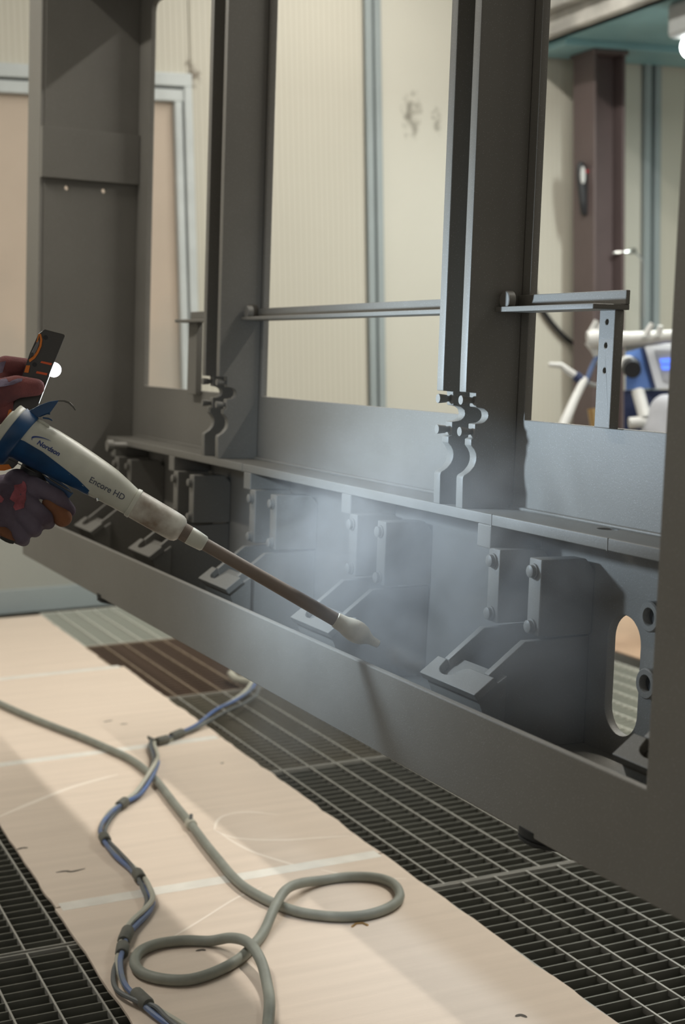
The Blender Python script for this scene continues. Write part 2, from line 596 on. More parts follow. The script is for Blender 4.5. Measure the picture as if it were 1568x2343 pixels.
# pit under the gratings
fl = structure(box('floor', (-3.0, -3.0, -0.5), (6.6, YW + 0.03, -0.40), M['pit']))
box('floor_slab', (-3.0, -3.0, -0.40), (-0.37, YW, -0.002), M['ceil'], fl)
box('floor_slab', (3.80, -3.0, -0.40), (6.6, YW, -0.002), M['ceil'], fl)
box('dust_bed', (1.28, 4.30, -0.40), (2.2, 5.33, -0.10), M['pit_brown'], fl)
# brown rolled-steel column
XC = at(1360, 420, 'Y', 5.86).x
sc = empty('steel_column', (XC + .085, 5.95, 0), kind='structure')
for s_ in (-1, 1):
    box('flange', (s_ * 0.078 - 0.007, -0.09, 0), (s_ * 0.078 + 0.007, 0.09, 2.398), M['brown'], sc, 0.004)
box('web', (-0.071, -0.005, 0), (0.071, 0.005, 2.398), M['brown'], sc)
box('cap_plate', (-0.095, -0.10, 2.38), (0.095, 0.10, 2.399), M['brown'], sc, 0.003)

# ------------------------------------------------------------------ gratings
BARS = {}


def grating(x0, x1, y0, y1, label, xr, light=0):
    e = empty('floor_grating', (x0, y0, 0), label, 'floor grating', 'floor grating panels')
    w, l = x1 - x0 - 0.004, y1 - y0 - 0.006
    mb, mr = ((M['bar'], M['rod']), (M['bar_lt'], M['rod_lt']), (M['bar_rust'], M['rod_rust']), (M['bar_dust'], M['rod']))[light]
    key = (round(w, 3), light)
    if key not in BARS:
        bm = bmesh.new()
        addbox(bm, (0.003, -0.0015, -0.034), (w - 0.003, 0.0015, -0.002))
        me = bpy.data.meshes.new('bearing_bar')
        bm.to_mesh(me)
        bm.free()
        me.materials.append(mb)
        BARS[key] = me
    n = int(l / 0.0335)
    for i in range(1, n + 1):
        o = bpy.data.objects.new('bearing_bar', BARS[key])
        COL.objects.link(o)
        o.parent = e
        o.location = (0, i * l / (n + 0.6), 0)
    key2 = ('r', round(l, 3), light)
    if key2 not in BARS:
        bm = bmesh.new()
        addbox(bm, (-0.0017, 0.003, -0.012), (0.0017, l - 0.003, 0.0))
        me = bpy.data.meshes.new('cross_rod')
        bm.to_mesh(me)
        bm.free()
        me.materials.append(mr)
        BARS[key2] = me
    x = xr
    while x > x0 + 0.03:
        x -= 0.0752
    x += 0.0752
    while x < x1 - 0.02:
        o = bpy.data.objects.new('cross_rod', BARS[key2])
        COL.objects.link(o)
        o.parent = e
        o.location = (x - x0, 0, 0)
        x += 0.0752
    bm = bmesh.new()
    for a, b in (((0, 0, -.034), (w, .003, 0)), ((0, l - .003, -.034), (w, l, 0)), ((0, .003, -.034), (.003, l - .003, 0)), ((w - .003, .003, -.034), (w, l - .003, 0))):
        addbox(bm, a, b)
    from_bm('edge_band', bm, mr, e)
    if light == 1:
        box('filter_sheet', (0.004, 0.004, -0.016), (w - 0.004, l - 0.004, -0.012), M['filt'], e)
    return e


nth = ['nearest', 'second nearest', 'third nearest', 'fourth nearest', 'fifth nearest']
for i, y0 in enumerate((0.78, 1.69, 2.60, 3.51, 4.42)):
    grating(1.28, 2.20, y0, y0 + 0.91, f'dark steel floor grating panel between cardboard and grey frame, {nth[i]} to camera', 1.35 if i > 1 else 1.35 + 0.036, (0, 0, 0, 3, 2)[i])
grating(1.28, 2.20, 5.33, 6.10, 'pale dust-covered floor grating panel at the door end of the row', 1.35, 1)
for i, y0 in enumerate((0.81, 1.725, 2.64, 3.555, 4.47)):
    grating(-0.36, 0.62, y0, y0 + 0.91, f'dark steel floor grating panel left of the cardboard, {nth[i]} to camera', 0.578)
for i, y0 in enumerate((2.45, 3.36, 4.27)):
    grating(2.21, 2.85, y0, y0 + 0.90, f'pale dusted floor grating panel behind the grey frame, {nth[i]} to camera', 2.3, 1)

# ------------------------------------------------------------------ cardboard sheets, tapes
def card_sheet(x0, x1, y0, y1, label, m, seed, z=0.0005, t=0.006):
    rnd = random.Random(seed)
    n = 26
    left = [(x0 + rnd.uniform(-.002, .002), y0 + (y1 - y0) * i / n) for i in range(n + 1)]
    right = [(x1 + rnd.uniform(-.003, .004), y0 + (y1 - y0) * i / n) for i in range(n + 1)]
    ol = left + right[::-1]
    bm = bmesh.new()
    c = Vector(((x0 + x1) / 2, (y0 + y1) / 2, 0))
    top = [bm.verts.new((x - c.x, y - c.y, t)) for x, y in ol]
    bot = [bm.verts.new((x - c.x, y - c.y, 0)) for x, y in ol]
    k = len(ol)
    for i in range(n):
        a, b2 = i, i + 1
        c2, d2 = k - 2 - i, k - 1 - i
        bm.faces.new((top[a], top[b2], top[c2], top[d2]))
        bm.faces.new((bot[d2], bot[c2], bot[b2], bot[a]))
    for i in range(k):
        bm.faces.new((top[i], bot[i], bot[(i + 1) % k], top[(i + 1) % k]))
    o = from_bm('cardboard_sheet', bm, m)
    o.location = (c.x, c.y, z)
    tag(o, label, 'cardboard', 'cardboard sheets laid over the grating')
    return o


sheets = [card_sheet(0.597, 1.303, 1.30, 2.802, 'nearest beige cardboard sheet on the floor, under the loop of grey hose', M['card'], 1),
          card_sheet(0.597, 1.305, 2.808, 3.867, 'beige cardboard sheet on the floor, second from camera', M['card'], 2),
          card_sheet(0.600, 1.307, 3.873, 4.897, 'beige cardboard sheet on the floor, third from camera', M['card'], 3),
          card_sheet(0.600, 1.270, 4.903, 6.02, 'farthest beige cardboard sheet of the strip, by the door', M['card'], 4)]
card_sheet(2.93, 3.75, 3.2, 5.6, 'orange-brown cardboard sheet on the floor behind the frame, seen through its slot', M['card2'], 5)
for i, (y, w, lb) in enumerate(((2.805, .021, 'white seam tape across the nearest cardboard joint'), (3.87, .020, 'white seam tape across the middle cardboard joint'), (4.90, .020, 'white seam tape across the farthest cardboard joint'))):
    bm = bmesh.new()
    n = 30
    xs = [0.607 + (1.296 - 0.607) * k / n for k in range(n + 1)]
    rows = []
    for k, x in enumerate(xs):
        j = 0.0015 * noise.noise(Vector((x * 30, i * 7, 0)))
        rows.append([bm.verts.new((x, y - w + j, .0068)), bm.verts.new((x, y - .002 + j, .0072)), bm.verts.new((x, y + .002 + j, .0069)), bm.verts.new((x, y + w + j, .0068))])
    for a, b in zip(rows, rows[1:]):
        for k in range(3):
            bm.faces.new((a[k], b[k], b[k + 1], a[k + 1]))
    o = from_bm('tape_strip', bm, M['tape'])
    sm = o.modifiers.new('t', 'SOLIDIFY')
    sm.thickness = 0.0006
    tag(o, lb, 'tape', 'seam tapes on the cardboard')


def floor_px(pts, z=0.0067):
    return [at(x, y, 'Z', z) for x, y in pts]


def ribbon(name, pts, w, m, parent, off):
    pts = spline(pts, 8)
    bm = bmesh.new()
    rows = []
    n = len(pts)
    for i, p in enumerate(pts):
        d = (pts[min(i + 1, n - 1)] - pts[max(i - 1, 0)])
        d.z = 0
        s = Vector((-d.y, d.x, 0)).normalized() * w * min(1, 3 * min(i + .3, n - 1 - i + .3) / n + .25)
        rows.append((bm.verts.new(p - s - off), bm.verts.new(p + s - off)))
    for a, b in zip(rows, rows[1:]):
        bm.faces.new((a[0], b[0], b[1], a[1]))
    return from_bm(name, bm, m, parent)


o0 = Vector(sheets[0].location)
o1 = Vector(sheets[1].location)
ribbon('hose_trace', floor_px([(487, 1898), (540, 1917), (640, 1922), (740, 1916), (800, 1912)]), .004, M['trace'], sheets[1], o1)
ribbon('hose_trace', floor_px([(490, 1900), (505, 1870), (560, 1858), (640, 1864)]), .004, M['trace'], sheets[1], o1)
ribbon('hose_trace', floor_px([(500, 1905), (570, 1945), (650, 1972), (700, 1985)]), .004, M['trace'], sheets[1], o1)
ribbon('hose_trace', floor_px([(735, 1990), (800, 2003), (870, 2010), (930, 2010)]), .004, M['trace'], sheets[0], o0)
ribbon('hose_trace', floor_px([(385, 2150), (460, 2105), (540, 2055), (600, 2030)]), .003, M['trace'], sheets[0], o0)
ribbon('crease', floor_px([(-10, 1872), (60, 1842), (150, 1806), (215, 1786), (270, 1772)]), .008, M['trace'], sheets[1], o1)
# torn flecks in the paper
for pts, si in (([(128, 1996), (150, 1993), (165, 1994), (195, 1987)], 1), ([(38, 1944), (52, 1940), (64, 1940)], 1), ([(237, 1652), (247, 1650), (258, 1648)], 2), ([(1180, 2326), (1192, 2322), (1206, 2328)], 0), ([(448, 2176), (462, 2173), (470, 2175)], 0), ([(505, 1747), (512, 1745)], 1), ([(275, 1657), (292, 1656)], 2)):
    ribbon('tear', floor_px(pts, 0.0069), .004, M['edge'], sheets[si], Vector(sheets[si].location))
pp = floor_px([(806, 2120), (815, 2113), (830, 2112), (842, 2117)], 0.008)
tag(tube('paper_curl', pp, .0022, M['brass'], n=6), 'small curled brown paper shaving on cardboard beside the hose loop', 'scrap')

# ------------------------------------------------------------------ hoses on the floor
RH = 0.0098
zh = 0.007 + RH
pts = [(-40, 1590), (0, 1610), (60, 1637), (130, 1665), (190, 1688), (250, 1714), (300, 1738), (340, 1768), (365, 1795), (400, 1840), (437, 1886), (470, 1930), (500, 1967), (530, 2003), (560, 2030), (600, 2054), (640, 2072), (690, 2088), (760, 2097), (820, 2096), (870, 2085), (905, 2067), (915, 2047), (900, 2022), (860, 2008), (800, 2006), (740, 2014), (690, 2034), (655, 2060), (630, 2093), (605, 2130), (580, 2163), (545, 2196), (490, 2225), (430, 2242), (370, 2240), (325, 2226), (308, 2203), (320, 2178), (360, 2160), (420, 2152), (480, 2153), (530, 2163), (570, 2184), (598, 2217), (613, 2260), (617, 2300), (612, 2360)]
W3 = []
for i, (x, y) in enumerate(pts):
    lift = {27: .012, 28: .021, 29: .016, 42: .014, 43: .021, 44: .014}.get(i, 0)
    if 7 <= i <= 9:
        lift = -0.0
    W3.append(at(x, y, 'Z', zh) + Vector((0, 0, lift)))
base = Vector((W3[20].x, W3[20].y, 0.0075))
hs = empty('powder_hose', base, 'thick grey powder hose lying in two loops on the cardboard', 'hose')
tube('hose', spline(W3, 8), RH, M['hose'], hs, 12, base)
c0, c1 = W3[10], W3[11]
dd = (c1 - c0).normalized()
tube('hose_clamp', [c0 - dd * .014, c0 - dd * .012, c0 + dd * .012, c0 + dd * .014], [.0102, .0128, .0128, .0102], M['hose_pale'], hs, 14, base)
tube('clamp_screw', [c0 + Vector((0, 0, .011)), c0 + Vector((0.004, 0.008, .020))], .004, M['hose_dark'], hs, 8, base)

bpts = [(592, 1560), (572, 1590), (540, 1616), (495, 1641), (450, 1661), (405, 1680), (372, 1693), (350, 1694), (347, 1706), (356, 1728), (357, 1756), (343, 1788), (315, 1815), (280, 1838), (252, 1862), (234, 1893), (240, 1918), (268, 1950), (300, 1980), (318, 2003), (334, 2030), (345, 2058), (330, 2085), (305, 2112), (288, 2140), (280, 2172), (277, 2205), (292, 2250), (325, 2285), (352, 2305), (385, 2330), (430, 2360)]
B3 = [at(x, y, 'Z', .02) for x, y in bpts]
base = Vector((B3[17].x, B3[17].y, 0.0075))
hb = empty('hose_bundle', base, 'taped bundle of blue, pale and dark air lines winding over the cardboard', 'hose')
for k, (nm, m, r, ph) in enumerate((('air_line', 'hose_blue', .0050, 0.0), ('air_line', 'hose_pale', .0056, 2.1), ('air_line', 'hose_dark', .0044, 4.2))):
    q = []
    n = len(B3)
    for i, p in enumerate(B3):
        d = (B3[min(i + 1, n - 1)] - B3[max(i - 1, 0)])
        s = Vector((-d.y, d.x, 0)).normalized()
        a = ph + i * 0.55
        amp = .0078 if i not in (6, 13, 16, 18, 24, 25, 28) else .0052
        zz = .0078 + r + (.0085 + .0042 * math.sin(a) if i not in (0,) else .02)
        w = s * (amp * math.cos(a))
        if k == 2 and 26 <= i <= 28:
            w = Vector((-.022, -.004, 0)) if i == 27 else Vector((-.012, 0, 0))
        if k == 2 and 1 <= i <= 3:
            w = Vector((.03, -.014, 0)) * (1.0 if i == 2 else .8)
        if i < 8 and p.x > 1.30:
            zz += 0.02
        if i == 10 or i == 11:
            zz += 0.017
        q.append(Vector((p.x, p.y, 0)) + w + Vector((0, 0, zz - .004)))
    o = tube(nm, spline(q, 7), r, M[m], hb, 8, base)
    o['label'] = {'hose_blue': 'blue air line', 'hose_pale': 'pale air line', 'hose_dark': 'dark grey air line'}[m]
for i in (5, 6, 13, 16, 19, 24, 25, 28):
    p = B3[i]
    d = (B3[i + 1] - B3[i - 1]).normalized()
    L = .019 if i not in (5, 24, 28) else .027
    c = Vector((p.x, p.y, .0192))
    tube('tape_wrap', [c - d * L, c - d * (L * .85), c + d * (L * .85), c + d * L], [.0105, .0124, .0121, .0105], M['wrap'], hb, 12, base)
c = Vector((B3[7].x, B3[7].y, .018))
tube('kink_tape', [c, c + Vector((-.012, .010, .012))], [.009, .003], M['wrap'], hb, 8, base)
e0 = [at(585, 1562, 'Z', .03), at(560, 1558, 'Z', .022), at(540, 1553, 'Z', .02), at(528, 1541, 'Z', .02)]
tube('hose_end', spline(e0, 5), .012, M['hose_pale'], hb, 10, base)

# ------------------------------------------------------------------ the steel frame (built in its own axes, hung a little askew)
K = 1.1                                          # metres per unit of the frame's own measure
FB = Vector((0.96, 2.3, -0.49))


def fl_(x, y, z):
    return (Vector((x, y, z)) - FB) * K


froot = empty('steel_frame', CAM + REL @ (FB * K), 'large grey powder-coated welded steel frame with three window openings', 'steel frame')
froot.rotation_euler = REL.to_euler()


def fplate(name, outline, holes, axis, a, b, parent=froot, bevel=0.0012):
    i = 'XYZ'.index(axis)
    j = [k for k in range(3) if k != i]
    tr = lambda loop: [((u - FB[j[0]]) * K, (v - FB[j[1]]) * K) for u, v in loop]
    me = plate_mesh(tr(outline), [tr(h) for h in holes], axis, (a - FB[i]) * K, (b - FB[i]) * K, name)
    return link(name, me, M['steel'], parent, bevel=bevel)


def fbox(name, a, b, parent=froot, bevel=0.0015, m='steel'):
    return box(name, fl_(*a), fl_(*b), M[m], parent, bevel)


def ftube(name, pts, r, parent=froot, m='steel', n=14):
    return tube(name, [fl_(*p) for p in pts], [x * K for x in r] if isinstance(r, (list, tuple)) else r * K, M[m], parent, n)


TOP = 0.94
WT = 0.814


def win(y0, y1, r=.018):
    return [(y0, -.067), (y1, -.067), (y1, WT - r), (y1 - r * .3, WT - r * .3), (y1 - r, WT), (y0 + r, WT), (y0 + r * .3, WT - r * .3), (y0, WT - r)]


back = fplate('back_plate', [(0.98, -.49), (3.60, -.49), (3.60, TOP), (0.98, TOP)],
              [win(1.12, 1.712), win(1.835, 2.655), win(2.775, 3.392),
               rrect(1.430, -.441, 1.496, -.292, .0325, 8)] +
              [rrect(1.430 + d, -.441, 1.496 + d, -.292, .0325, 8) for d in ()], 'X', 1.08, 1.092)
# front plate: lip below, a post at each end
fplate('front_lip', [(0.98, -.49), (3.60, -.49), (3.60, TOP), (3.478, TOP), (3.478, -.385), (1.099, -.385), (1.099, TOP), (0.98, TOP)], [], 'X', .845, .855, bevel=0.0016)
fbox('bottom_plate', (.855, .985, -.484), (1.08, 3.595, -.468))
fplate('end_plate', [(.855, -.468), (1.08, -.468), (1.08, TOP), (.855, TOP)], [disc2(.909, .388, .0055), disc2(.998, .388, .0055)], 'Y', 3.475, 3.487)
fbox('end_plate', (.855, .985, -.468), (1.08, .997, TOP))
fbox('stiffener_band', (.8455, 3.458, .407), (1.079, 3.475, .522), bevel=0.0008)
fbox('top_rail', (.855, .997, .90), (1.08, 3.475, .94))
# shelf
fplate('shelf', [(1.0, 1.10), (1.08, 1.10), (1.08, 3.42), (1.0, 3.42)], [disc2(1.062, 1.482, .014), disc2(1.069, 2.282, .008), disc2(1.071, 3.249, .008)], 'Z', -.202, -.188)
for y in (1.395, 1.652, 2.54):
    fbox('weld_joint', (.9993, y, -.2025), (1.001, y + .0016, -.1875), bevel=0)
fbox('weld_bead', (1.072, 1.10, -.189), (1.081, 3.42, -.184), bevel=0.003)
# ribs with their scalloped feet and pins
prof = [(.998, -.0042), (.9983, -.0317), (1.0141, -.0323), (1.0151, -.0514), (1.022, -.0522), (1.0275, -.0535), (1.0312, -.0559), (1.0335, -.0585), (1.0343, -.0618), (1.0338, -.0655), (1.0319, -.0685), (1.029, -.071), (1.0251, -.0728), (1.0144, -.0741), (1.0147, -.0927), (1.0096, -.0946), (1.0097, -.1029), (1.0151, -.1089), (1.0176, -.1135), (1.0186, -.1185), (1.0184, -.123), (1.0174, -.1269), (1.0156, -.131), (1.0129, -.1342), (1.010, -.1375), (1.0063, -.1402), (1.0009, -.1432), (.9995, -.1455), (.9990, -.148), (.9999, -.188)]
rib_out = [(1.0795, TOP - .041), (.998, TOP - .041)] + prof + [(1.0795, -.188)]
rib_me = {}
for (y0, y1) in ((1.730, 1.748), (1.793, 1.811), (2.667, 2.685), (2.745, 2.763)):
    rb = fplate('rib', rib_out, [], 'Y', y0, y1)
    ym = (y0 + y1) / 2
    for z in (-.0426, -.0848):
        ftube('pin', [(.9958, ym, z), (.997, ym, z), (1.0085, ym, z), (1.0105, ym, z), (1.018, ym, z)], [.0062, .0066, .0054, .0042, .0042], rb)
# angle bars between the ribs, the lug beside them, and the perforated posts
def angle_bar(y0, y1, ych, name='angle_bar'):
    b = fplate(name, [(1.038, y1), (1.038, ych), (1.0795, y0), (1.0795, y1)], [], 'Z', .0765, .083)
    fbox('upright_leg', (1.0735, y0, .083), (1.0795, y1, .1005), b, 0.0012)
    return b
angle_bar(1.486, 1.7295, 1.503)
angle_bar(1.8115, 2.667, 1.8115)
angle_bar(2.7635, 3.054, 3.054)
for y0 in (1.7165, 2.653):
    ftube('lug', [(1.043, y0, .0925), (1.044, y0, .0925), (1.054, y0, .0925)], [.0115, .0125, .0125])
fplate('flat_post', [(1.4965, -.0672), (1.5285, -.0672), (1.5285, .0765), (1.4965, .0765)], [disc2(1.5125, z, .0034, 10) for z in (.062, .0335, .003)], 'X', 1.066, 1.0795)
fplate('flat_post', [(2.990, -.075), (3.045, -.075), (3.045, .0765), (2.990, .0765)], [], 'X', 1.066, 1.0795)
# brackets: tab under the shelf, two bolted blocks, two cranked side plates and a sloping pad
side_prof = [(1.0795, -.3295), (.998, -.333), (.985, -.333), (.9345, -.372), (.945, -.42), (.945, -.468), (1.0795, -.468)]
blk = [(1.0, -.231), (1.066, -.231), (1.0795, -.246), (1.0795, -.327), (1.0, -.327)]


def bracket(dy, full=True):
    if full:
        fbox('tab', (.999, 1.652 + dy, -.233), (1.0795, 1.686 + dy, -.2021), bevel=0.002)
    for (a, b) in ((1.530, 1.558), (1.628, 1.656)):
        k = fplate('bolted_block', blk, [], 'Y', a + dy, b + dy, bevel=0.002)
        ym = (a + b) / 2 + dy
        for z in (-.247, -.316):
            ftube('bolt', [(1.0005, ym + .001, z), (.9975, ym + .001, z), (.9973, ym + .001, z), (.9925, ym + .001, z), (.9915, ym + .001, z)], [.0098, .0098, .0080, .0080, .0066], k, n=12)
    for (a, b) in ((1.535, 1.547), (1.634, 1.646)):
        fplate('side_plate', side_prof, [], 'Y', a + dy, b + dy)
    # pad lies in the slope of the side plates' fronts
    up = Vector((.0270, 0, .0200))
    L = up.length
    up.normalize()
    nrm = Vector((-up.z, 0, up.x))
    o = Vector((.9065, 0, -.3925)) + nrm * .001
    y0, y1 = 1.520 + dy, 1.660 + dy
    ol = [(y0, 0), (y1, 0), (y1, L), (1.638 + dy, L), (1.636 + dy, L * .74)]
    for q in range(9):
        a = math.radians(20 + 160 * q / 8)
        ol.append((1.614 + dy + .022 * math.cos(a), L * .74 - L * .40 * math.sin(a)))
    ol += [(1.586 + dy, L * .92), (1.579 + dy, L), (y0, L)]
    bm = bmesh.new()
    tv = [bm.verts.new(fl_(*(o + up * v + Vector((0, u, 0))))) for u, v in ol]
    bv = [bm.verts.new(fl_(*(o + up * v + Vector((0, u, 0)) - nrm * .011))) for u, v in ol]
    bm.faces.new(tv)
    bm.faces.new(bv[::-1])
    for q in range(len(ol)):
        w = (q + 1) % len(ol)
        bm.faces.new((tv[q], bv[q], bv[w], tv[w]))
    pd = from_bm('pad', bm, M['steel'], froot, bevel=0.0012)
    fplate('pad_wedge', [(.9145, -.3985), (.955, -.372), (.955, -.468), (.938, -.468), (.928, -.43)], [], 'Y', 1.525 + dy, 1.655 + dy, pd)


for dy in (-.422, 0, .4235, .8445, 1.272, 1.695):
    bracket(dy)
ftube('spigot', [(.99, 3.23, -.199), (.96, 3.23, -.199), (.958, 3.23, -.199), (.945, 3.23, -.199)], [.008, .008, .013, .013])
# bolted bushings beside the slot
for z in (-.283, -.363):
    bm = bmesh.new()
    addloft(bm, [[fl_(x, 1.402 + q * math.cos(2 * PI * i / 24), z + q * math.sin(2 * PI * i / 24)) for i in range(24)] for x, q in ((1.081, .0185), (1.0695, .0185), (1.068, .017), (1.068, .0112), (1.0695, .0100), (1.0788, .0096))])
    t = from_bm('bushing', bm, M['steel'], froot, smooth=True)
    ftube('socket_shade', [(1.0785, 1.402, z), (1.0765, 1.402, z)], [.0094, .0094], t, m='rubber', n=16)  # black disc on the hole's bottom, its shade put in as colour
# rubber feet under the lip
for y in (1.298, 2.925):
    ft = ftube('foot', [(.884, y, -.484), (.884, y, -.492), (.884, y, -.4925), (.884, y, -.4945), (.884, y, -.495), (.884, y, -.498), (.884, y, -.4985), (.884, y, -.501)], [.042, .042, .039, .039, .0415, .0415, .038, .037], m='rubber', n=28)
    ft['label'] = 'black ribbed rubber foot'
# what it hangs from
rail = structure(box('trim_4', (1.02, 0.4, 3.24), (1.12, 5.6, 3.36), M['brown']))
for y in (1.35, 2.2):
    p0 = CAM + REL @ (Vector((.965, y, .93)) * K)
    sl = empty('hoist_sling', p0, 'yellow sling holding the frame to the rail, ' + ('nearer' if y < 2 else 'farther') + ' of two', 'sling', 'hoist slings')
    tube('strap', [p0, Vector((1.07, p0.y, 3.24))], .012, M['sling'], sl, 8, p0)

# ------------------------------------------------------------------ spray gun
def gd(px):
    return 2.03 + (px - 60) * (0.12 / 740)


gbase = cp(100, 1100, gd(100))
gun = empty('powder_spray_gun', gbase, 'white and blue powder spray gun with a long brown lance', 'spray gun')
vdir = (cp(300, 1150, 2) - CAM).normalized()


def gring(top, bot, d, n=28, depth_k=0.92, a0=None, a1=None, grow=1.0):
    t, b = cp(*top, d), cp(*bot, d)
    c = (t + b) / 2
    up = (t - b) / 2
    r = up.length
    up.normalize()
    v = (vdir - up * vdir.dot(up)).normalized()
    return c - gbase, up, v, r * grow


def gloft(name, st, m, n=28, k=0.92, arc=None, grow=1.0):
    bm = bmesh.new()
    rings = []
    for q, (top, bot) in enumerate(st):
        d = gd((top[0] + bot[0]) / 2)
        c, up, v, r = gring(top, bot, d, grow=grow)
        if arc is None:
            rings.append([c + up * (r * math.cos(2 * PI * i / n)) - v * (k * r * math.sin(2 * PI * i / n)) for i in range(n)])
        else:
            a0, a1 = arc[q]
            out = [c + up * (r * math.cos(a0 + (a1 - a0) * i / n)) - v * (k * r * math.sin(a0 + (a1 - a0) * i / n)) for i in range(n + 1)]
            inn = [c + up * (.93 * r * math.cos(a0 + (a1 - a0) * i / n)) - v * (.93 * k * r * math.sin(a0 + (a1 - a0) * i / n)) for i in range(n, -1, -1)]
            rings.append(out + inn)
    addloft(bm, rings)
    return from_bm(name, bm, m, gun, smooth=True)


body = [((30, 940), (-40, 1040)), ((62, 950), (-5, 1045)), ((95, 965), (30, 1048)), ((135, 985), (77, 1072)), ((180, 1013), (118, 1092)), ((223, 1042), (165, 1114)), ((247, 1059), (195, 1130)), ((271, 1077), (222, 1143)), ((296, 1100), (255, 1160)), ((319, 1122), (284, 1176))]
shell_o = gloft('body_shell', body, M['gun_white'])
# blue lower shell: from a boundary on the near side round the underside
bl = [b for b in body[1:8]]
arcs = [(math.radians(a), math.radians(250)) for a in (88, 92, 96, 104, 116, 131, 160)]
gloft('lower_shell', bl, M['gun_blue'], n=16, arc=arcs, grow=1.015)
gloft('collar', [((60, 938), (-24, 1052)), ((63, 941), (-20, 1056)), ((84, 957), (8, 1060)), ((87, 961), (12, 1058))], M['gun_blue'], grow=1.06)
gloft('rear_rim', [((45, 930), (-40, 1046)), ((47, 930), (-38, 1048)), ((58, 938), (-27, 1054)), ((60, 941), (-24, 1053))], M['gun_white'], grow=1.04)
# hanging hook on top
hk = [(66, 940), (90, 927), (112, 919), (135, 915.5), (148, 915.5), (160, 920), (169, 929), (175, 939)]


def strip2(name, pts, w, m, d, th=.010, lower=None):
    bm = bmesh.new()
    lower = lower or [(x, y + w) for x, y in pts]
    f = [[cp(x, y, d - th) - gbase for x, y in L] for L in (pts, lower)]
    g = [[cp(x, y, d + th) - gbase for x, y in L] for L in (pts, lower)]
    rings = [[f[0][i], f[1][i], g[1][i], g[0][i]] for i in range(len(pts))]
    addloft(bm, rings)
    return from_bm(name, bm, m, gun, bevel=0.0006)


strip2('hook', hk[:4], 0, M['gun_blue'], gd(90), .012, [(82, 958), (102, 948), (115, 944), (131, 922)])
strip2('hook_tip', hk[3:], 0, M['smoke'], gd(90), .012, [(131, 919), (146, 919.5), (157, 923.5), (165, 931), (171, 939)])
strip2('button', [(90, 950), (108, 943), (115, 944)], 5, M['gun_blue'], gd(95), .009)
strip2('button', [(98, 954), (112, 956), (120, 960)], 4, M['gun_blue'], gd(95), .009)
strip2('saddle', [(86, 958), (98, 962), (113, 972)], 8, M['gun_white'], gd(95), .012)
# nut, neck, lance
ax = Vector((424 - 322, 1182 - 1122)).normalized()
pn = Vector((-ax.y, ax.x))


def st(px, py, h):
    return ((px + pn.x * -h, py + pn.y * -h), (px + pn.x * h, py + pn.y * h))


def along(t, h):
    p = Vector((303, 1149.5)) + Vector((.866, .5)) * t
    return st(p.x, p.y, h)


gloft('front_ring', [along(-3, 33), along(-2, 35), along(7, 36), along(9, 33)], M['gun_white'], k=1)
gloft('nut', [along(4, 34), along(20, 34), along(60, 33.5), along(100, 33), along(118, 32), along(126, 29), along(131, 23)], M['nut'], k=1)
gloft('neck', [along(126, 21), along(140, 21), along(152, 20.5)], M['neck'], k=1)
gloft('lance_socket', [along(146, 20), along(152, 21), along(170, 20), along(188, 18.5), along(192, 15)], M['gun_white'], k=1)
gloft('lance', [along(186, 15), along(280, 15), along(380, 15.5), along(480, 16), along(548, 16)], M['lance'], k=1)
gloft('nozzle', [along(535, 14), along(538, 18), along(558, 20), along(568, 23), along(584, 26), along(598, 26), along(612, 22), along(622, 15), along(630, 11), along(650, 9), along(652, 5)], M['tip'], k=1)
# handle, trigger, hose connection behind the glove
def gtube(name, pts, r, m, n=12):
    return tube(name, [cp(*p) for p in pts], r, M[m], gun, n, gbase)


gtube('handle', [(82, 1075, 2.07), (60, 1120, 2.065), (40, 1170, 2.06), (22, 1215, 2.055), (12, 1232, 2.05)], [.021, .019, .0185, .017, .014], 'gun_black')
strip2('trigger', [(98, 1086), (125, 1092), (152, 1112), (168, 1128)], 0, M['gun_blue'], 2.065, .008, [(106, 1100), (124, 1116), (143, 1132), (158, 1140)])
strip2('trigger_guard', [(60, 1058), (90, 1078), (120, 1098), (165, 1125)], 4, M['smoke'], 2.065, .010)
strip2('rear_bracket', [(14, 1046), (45, 1061), (80, 1080)], 2.5, M['smoke'], 2.05, .010)
tube('set_screw', [cp(222, 1140, 2.04), cp(224, 1146, 2.04)], .0025, M['chrome'], gun, 8, gbase)
# lettering on the near side of the body


def surf_mtx(px, py, d, ang, push):
    p = cp(px, py, d) - gbase
    x = (cp(px + math.cos(ang) * 10, py + math.sin(ang) * 10, d + 10 * 0.12 / 740) - cp(px, py, d)).normalized()
    z = -vdir
    y = z.cross(x).normalized()
    z = x.cross(y)
    return Matrix(((x.x, y.x, z.x, p.x + z.x * push), (x.y, y.y, z.y, p.y + z.y * push), (x.z, y.z, z.z, p.z + z.z * push), (0, 0, 0, 1)))


from mathutils.bvhtree import BVHTree
shell = BVHTree.FromPolygons([v.co.copy() for v in shell_o.data.vertices], [tuple(p.vertices) for p in shell_o.data.polygons])


def lay_on(me, lift):
    for v in me.vertices:
        d = vdir
        h = shell.ray_cast(v.co - d * .5, d)
        if h[0]:
            v.co = h[0] - d * (lift + (0.0002 if v.index % 2 else 0))


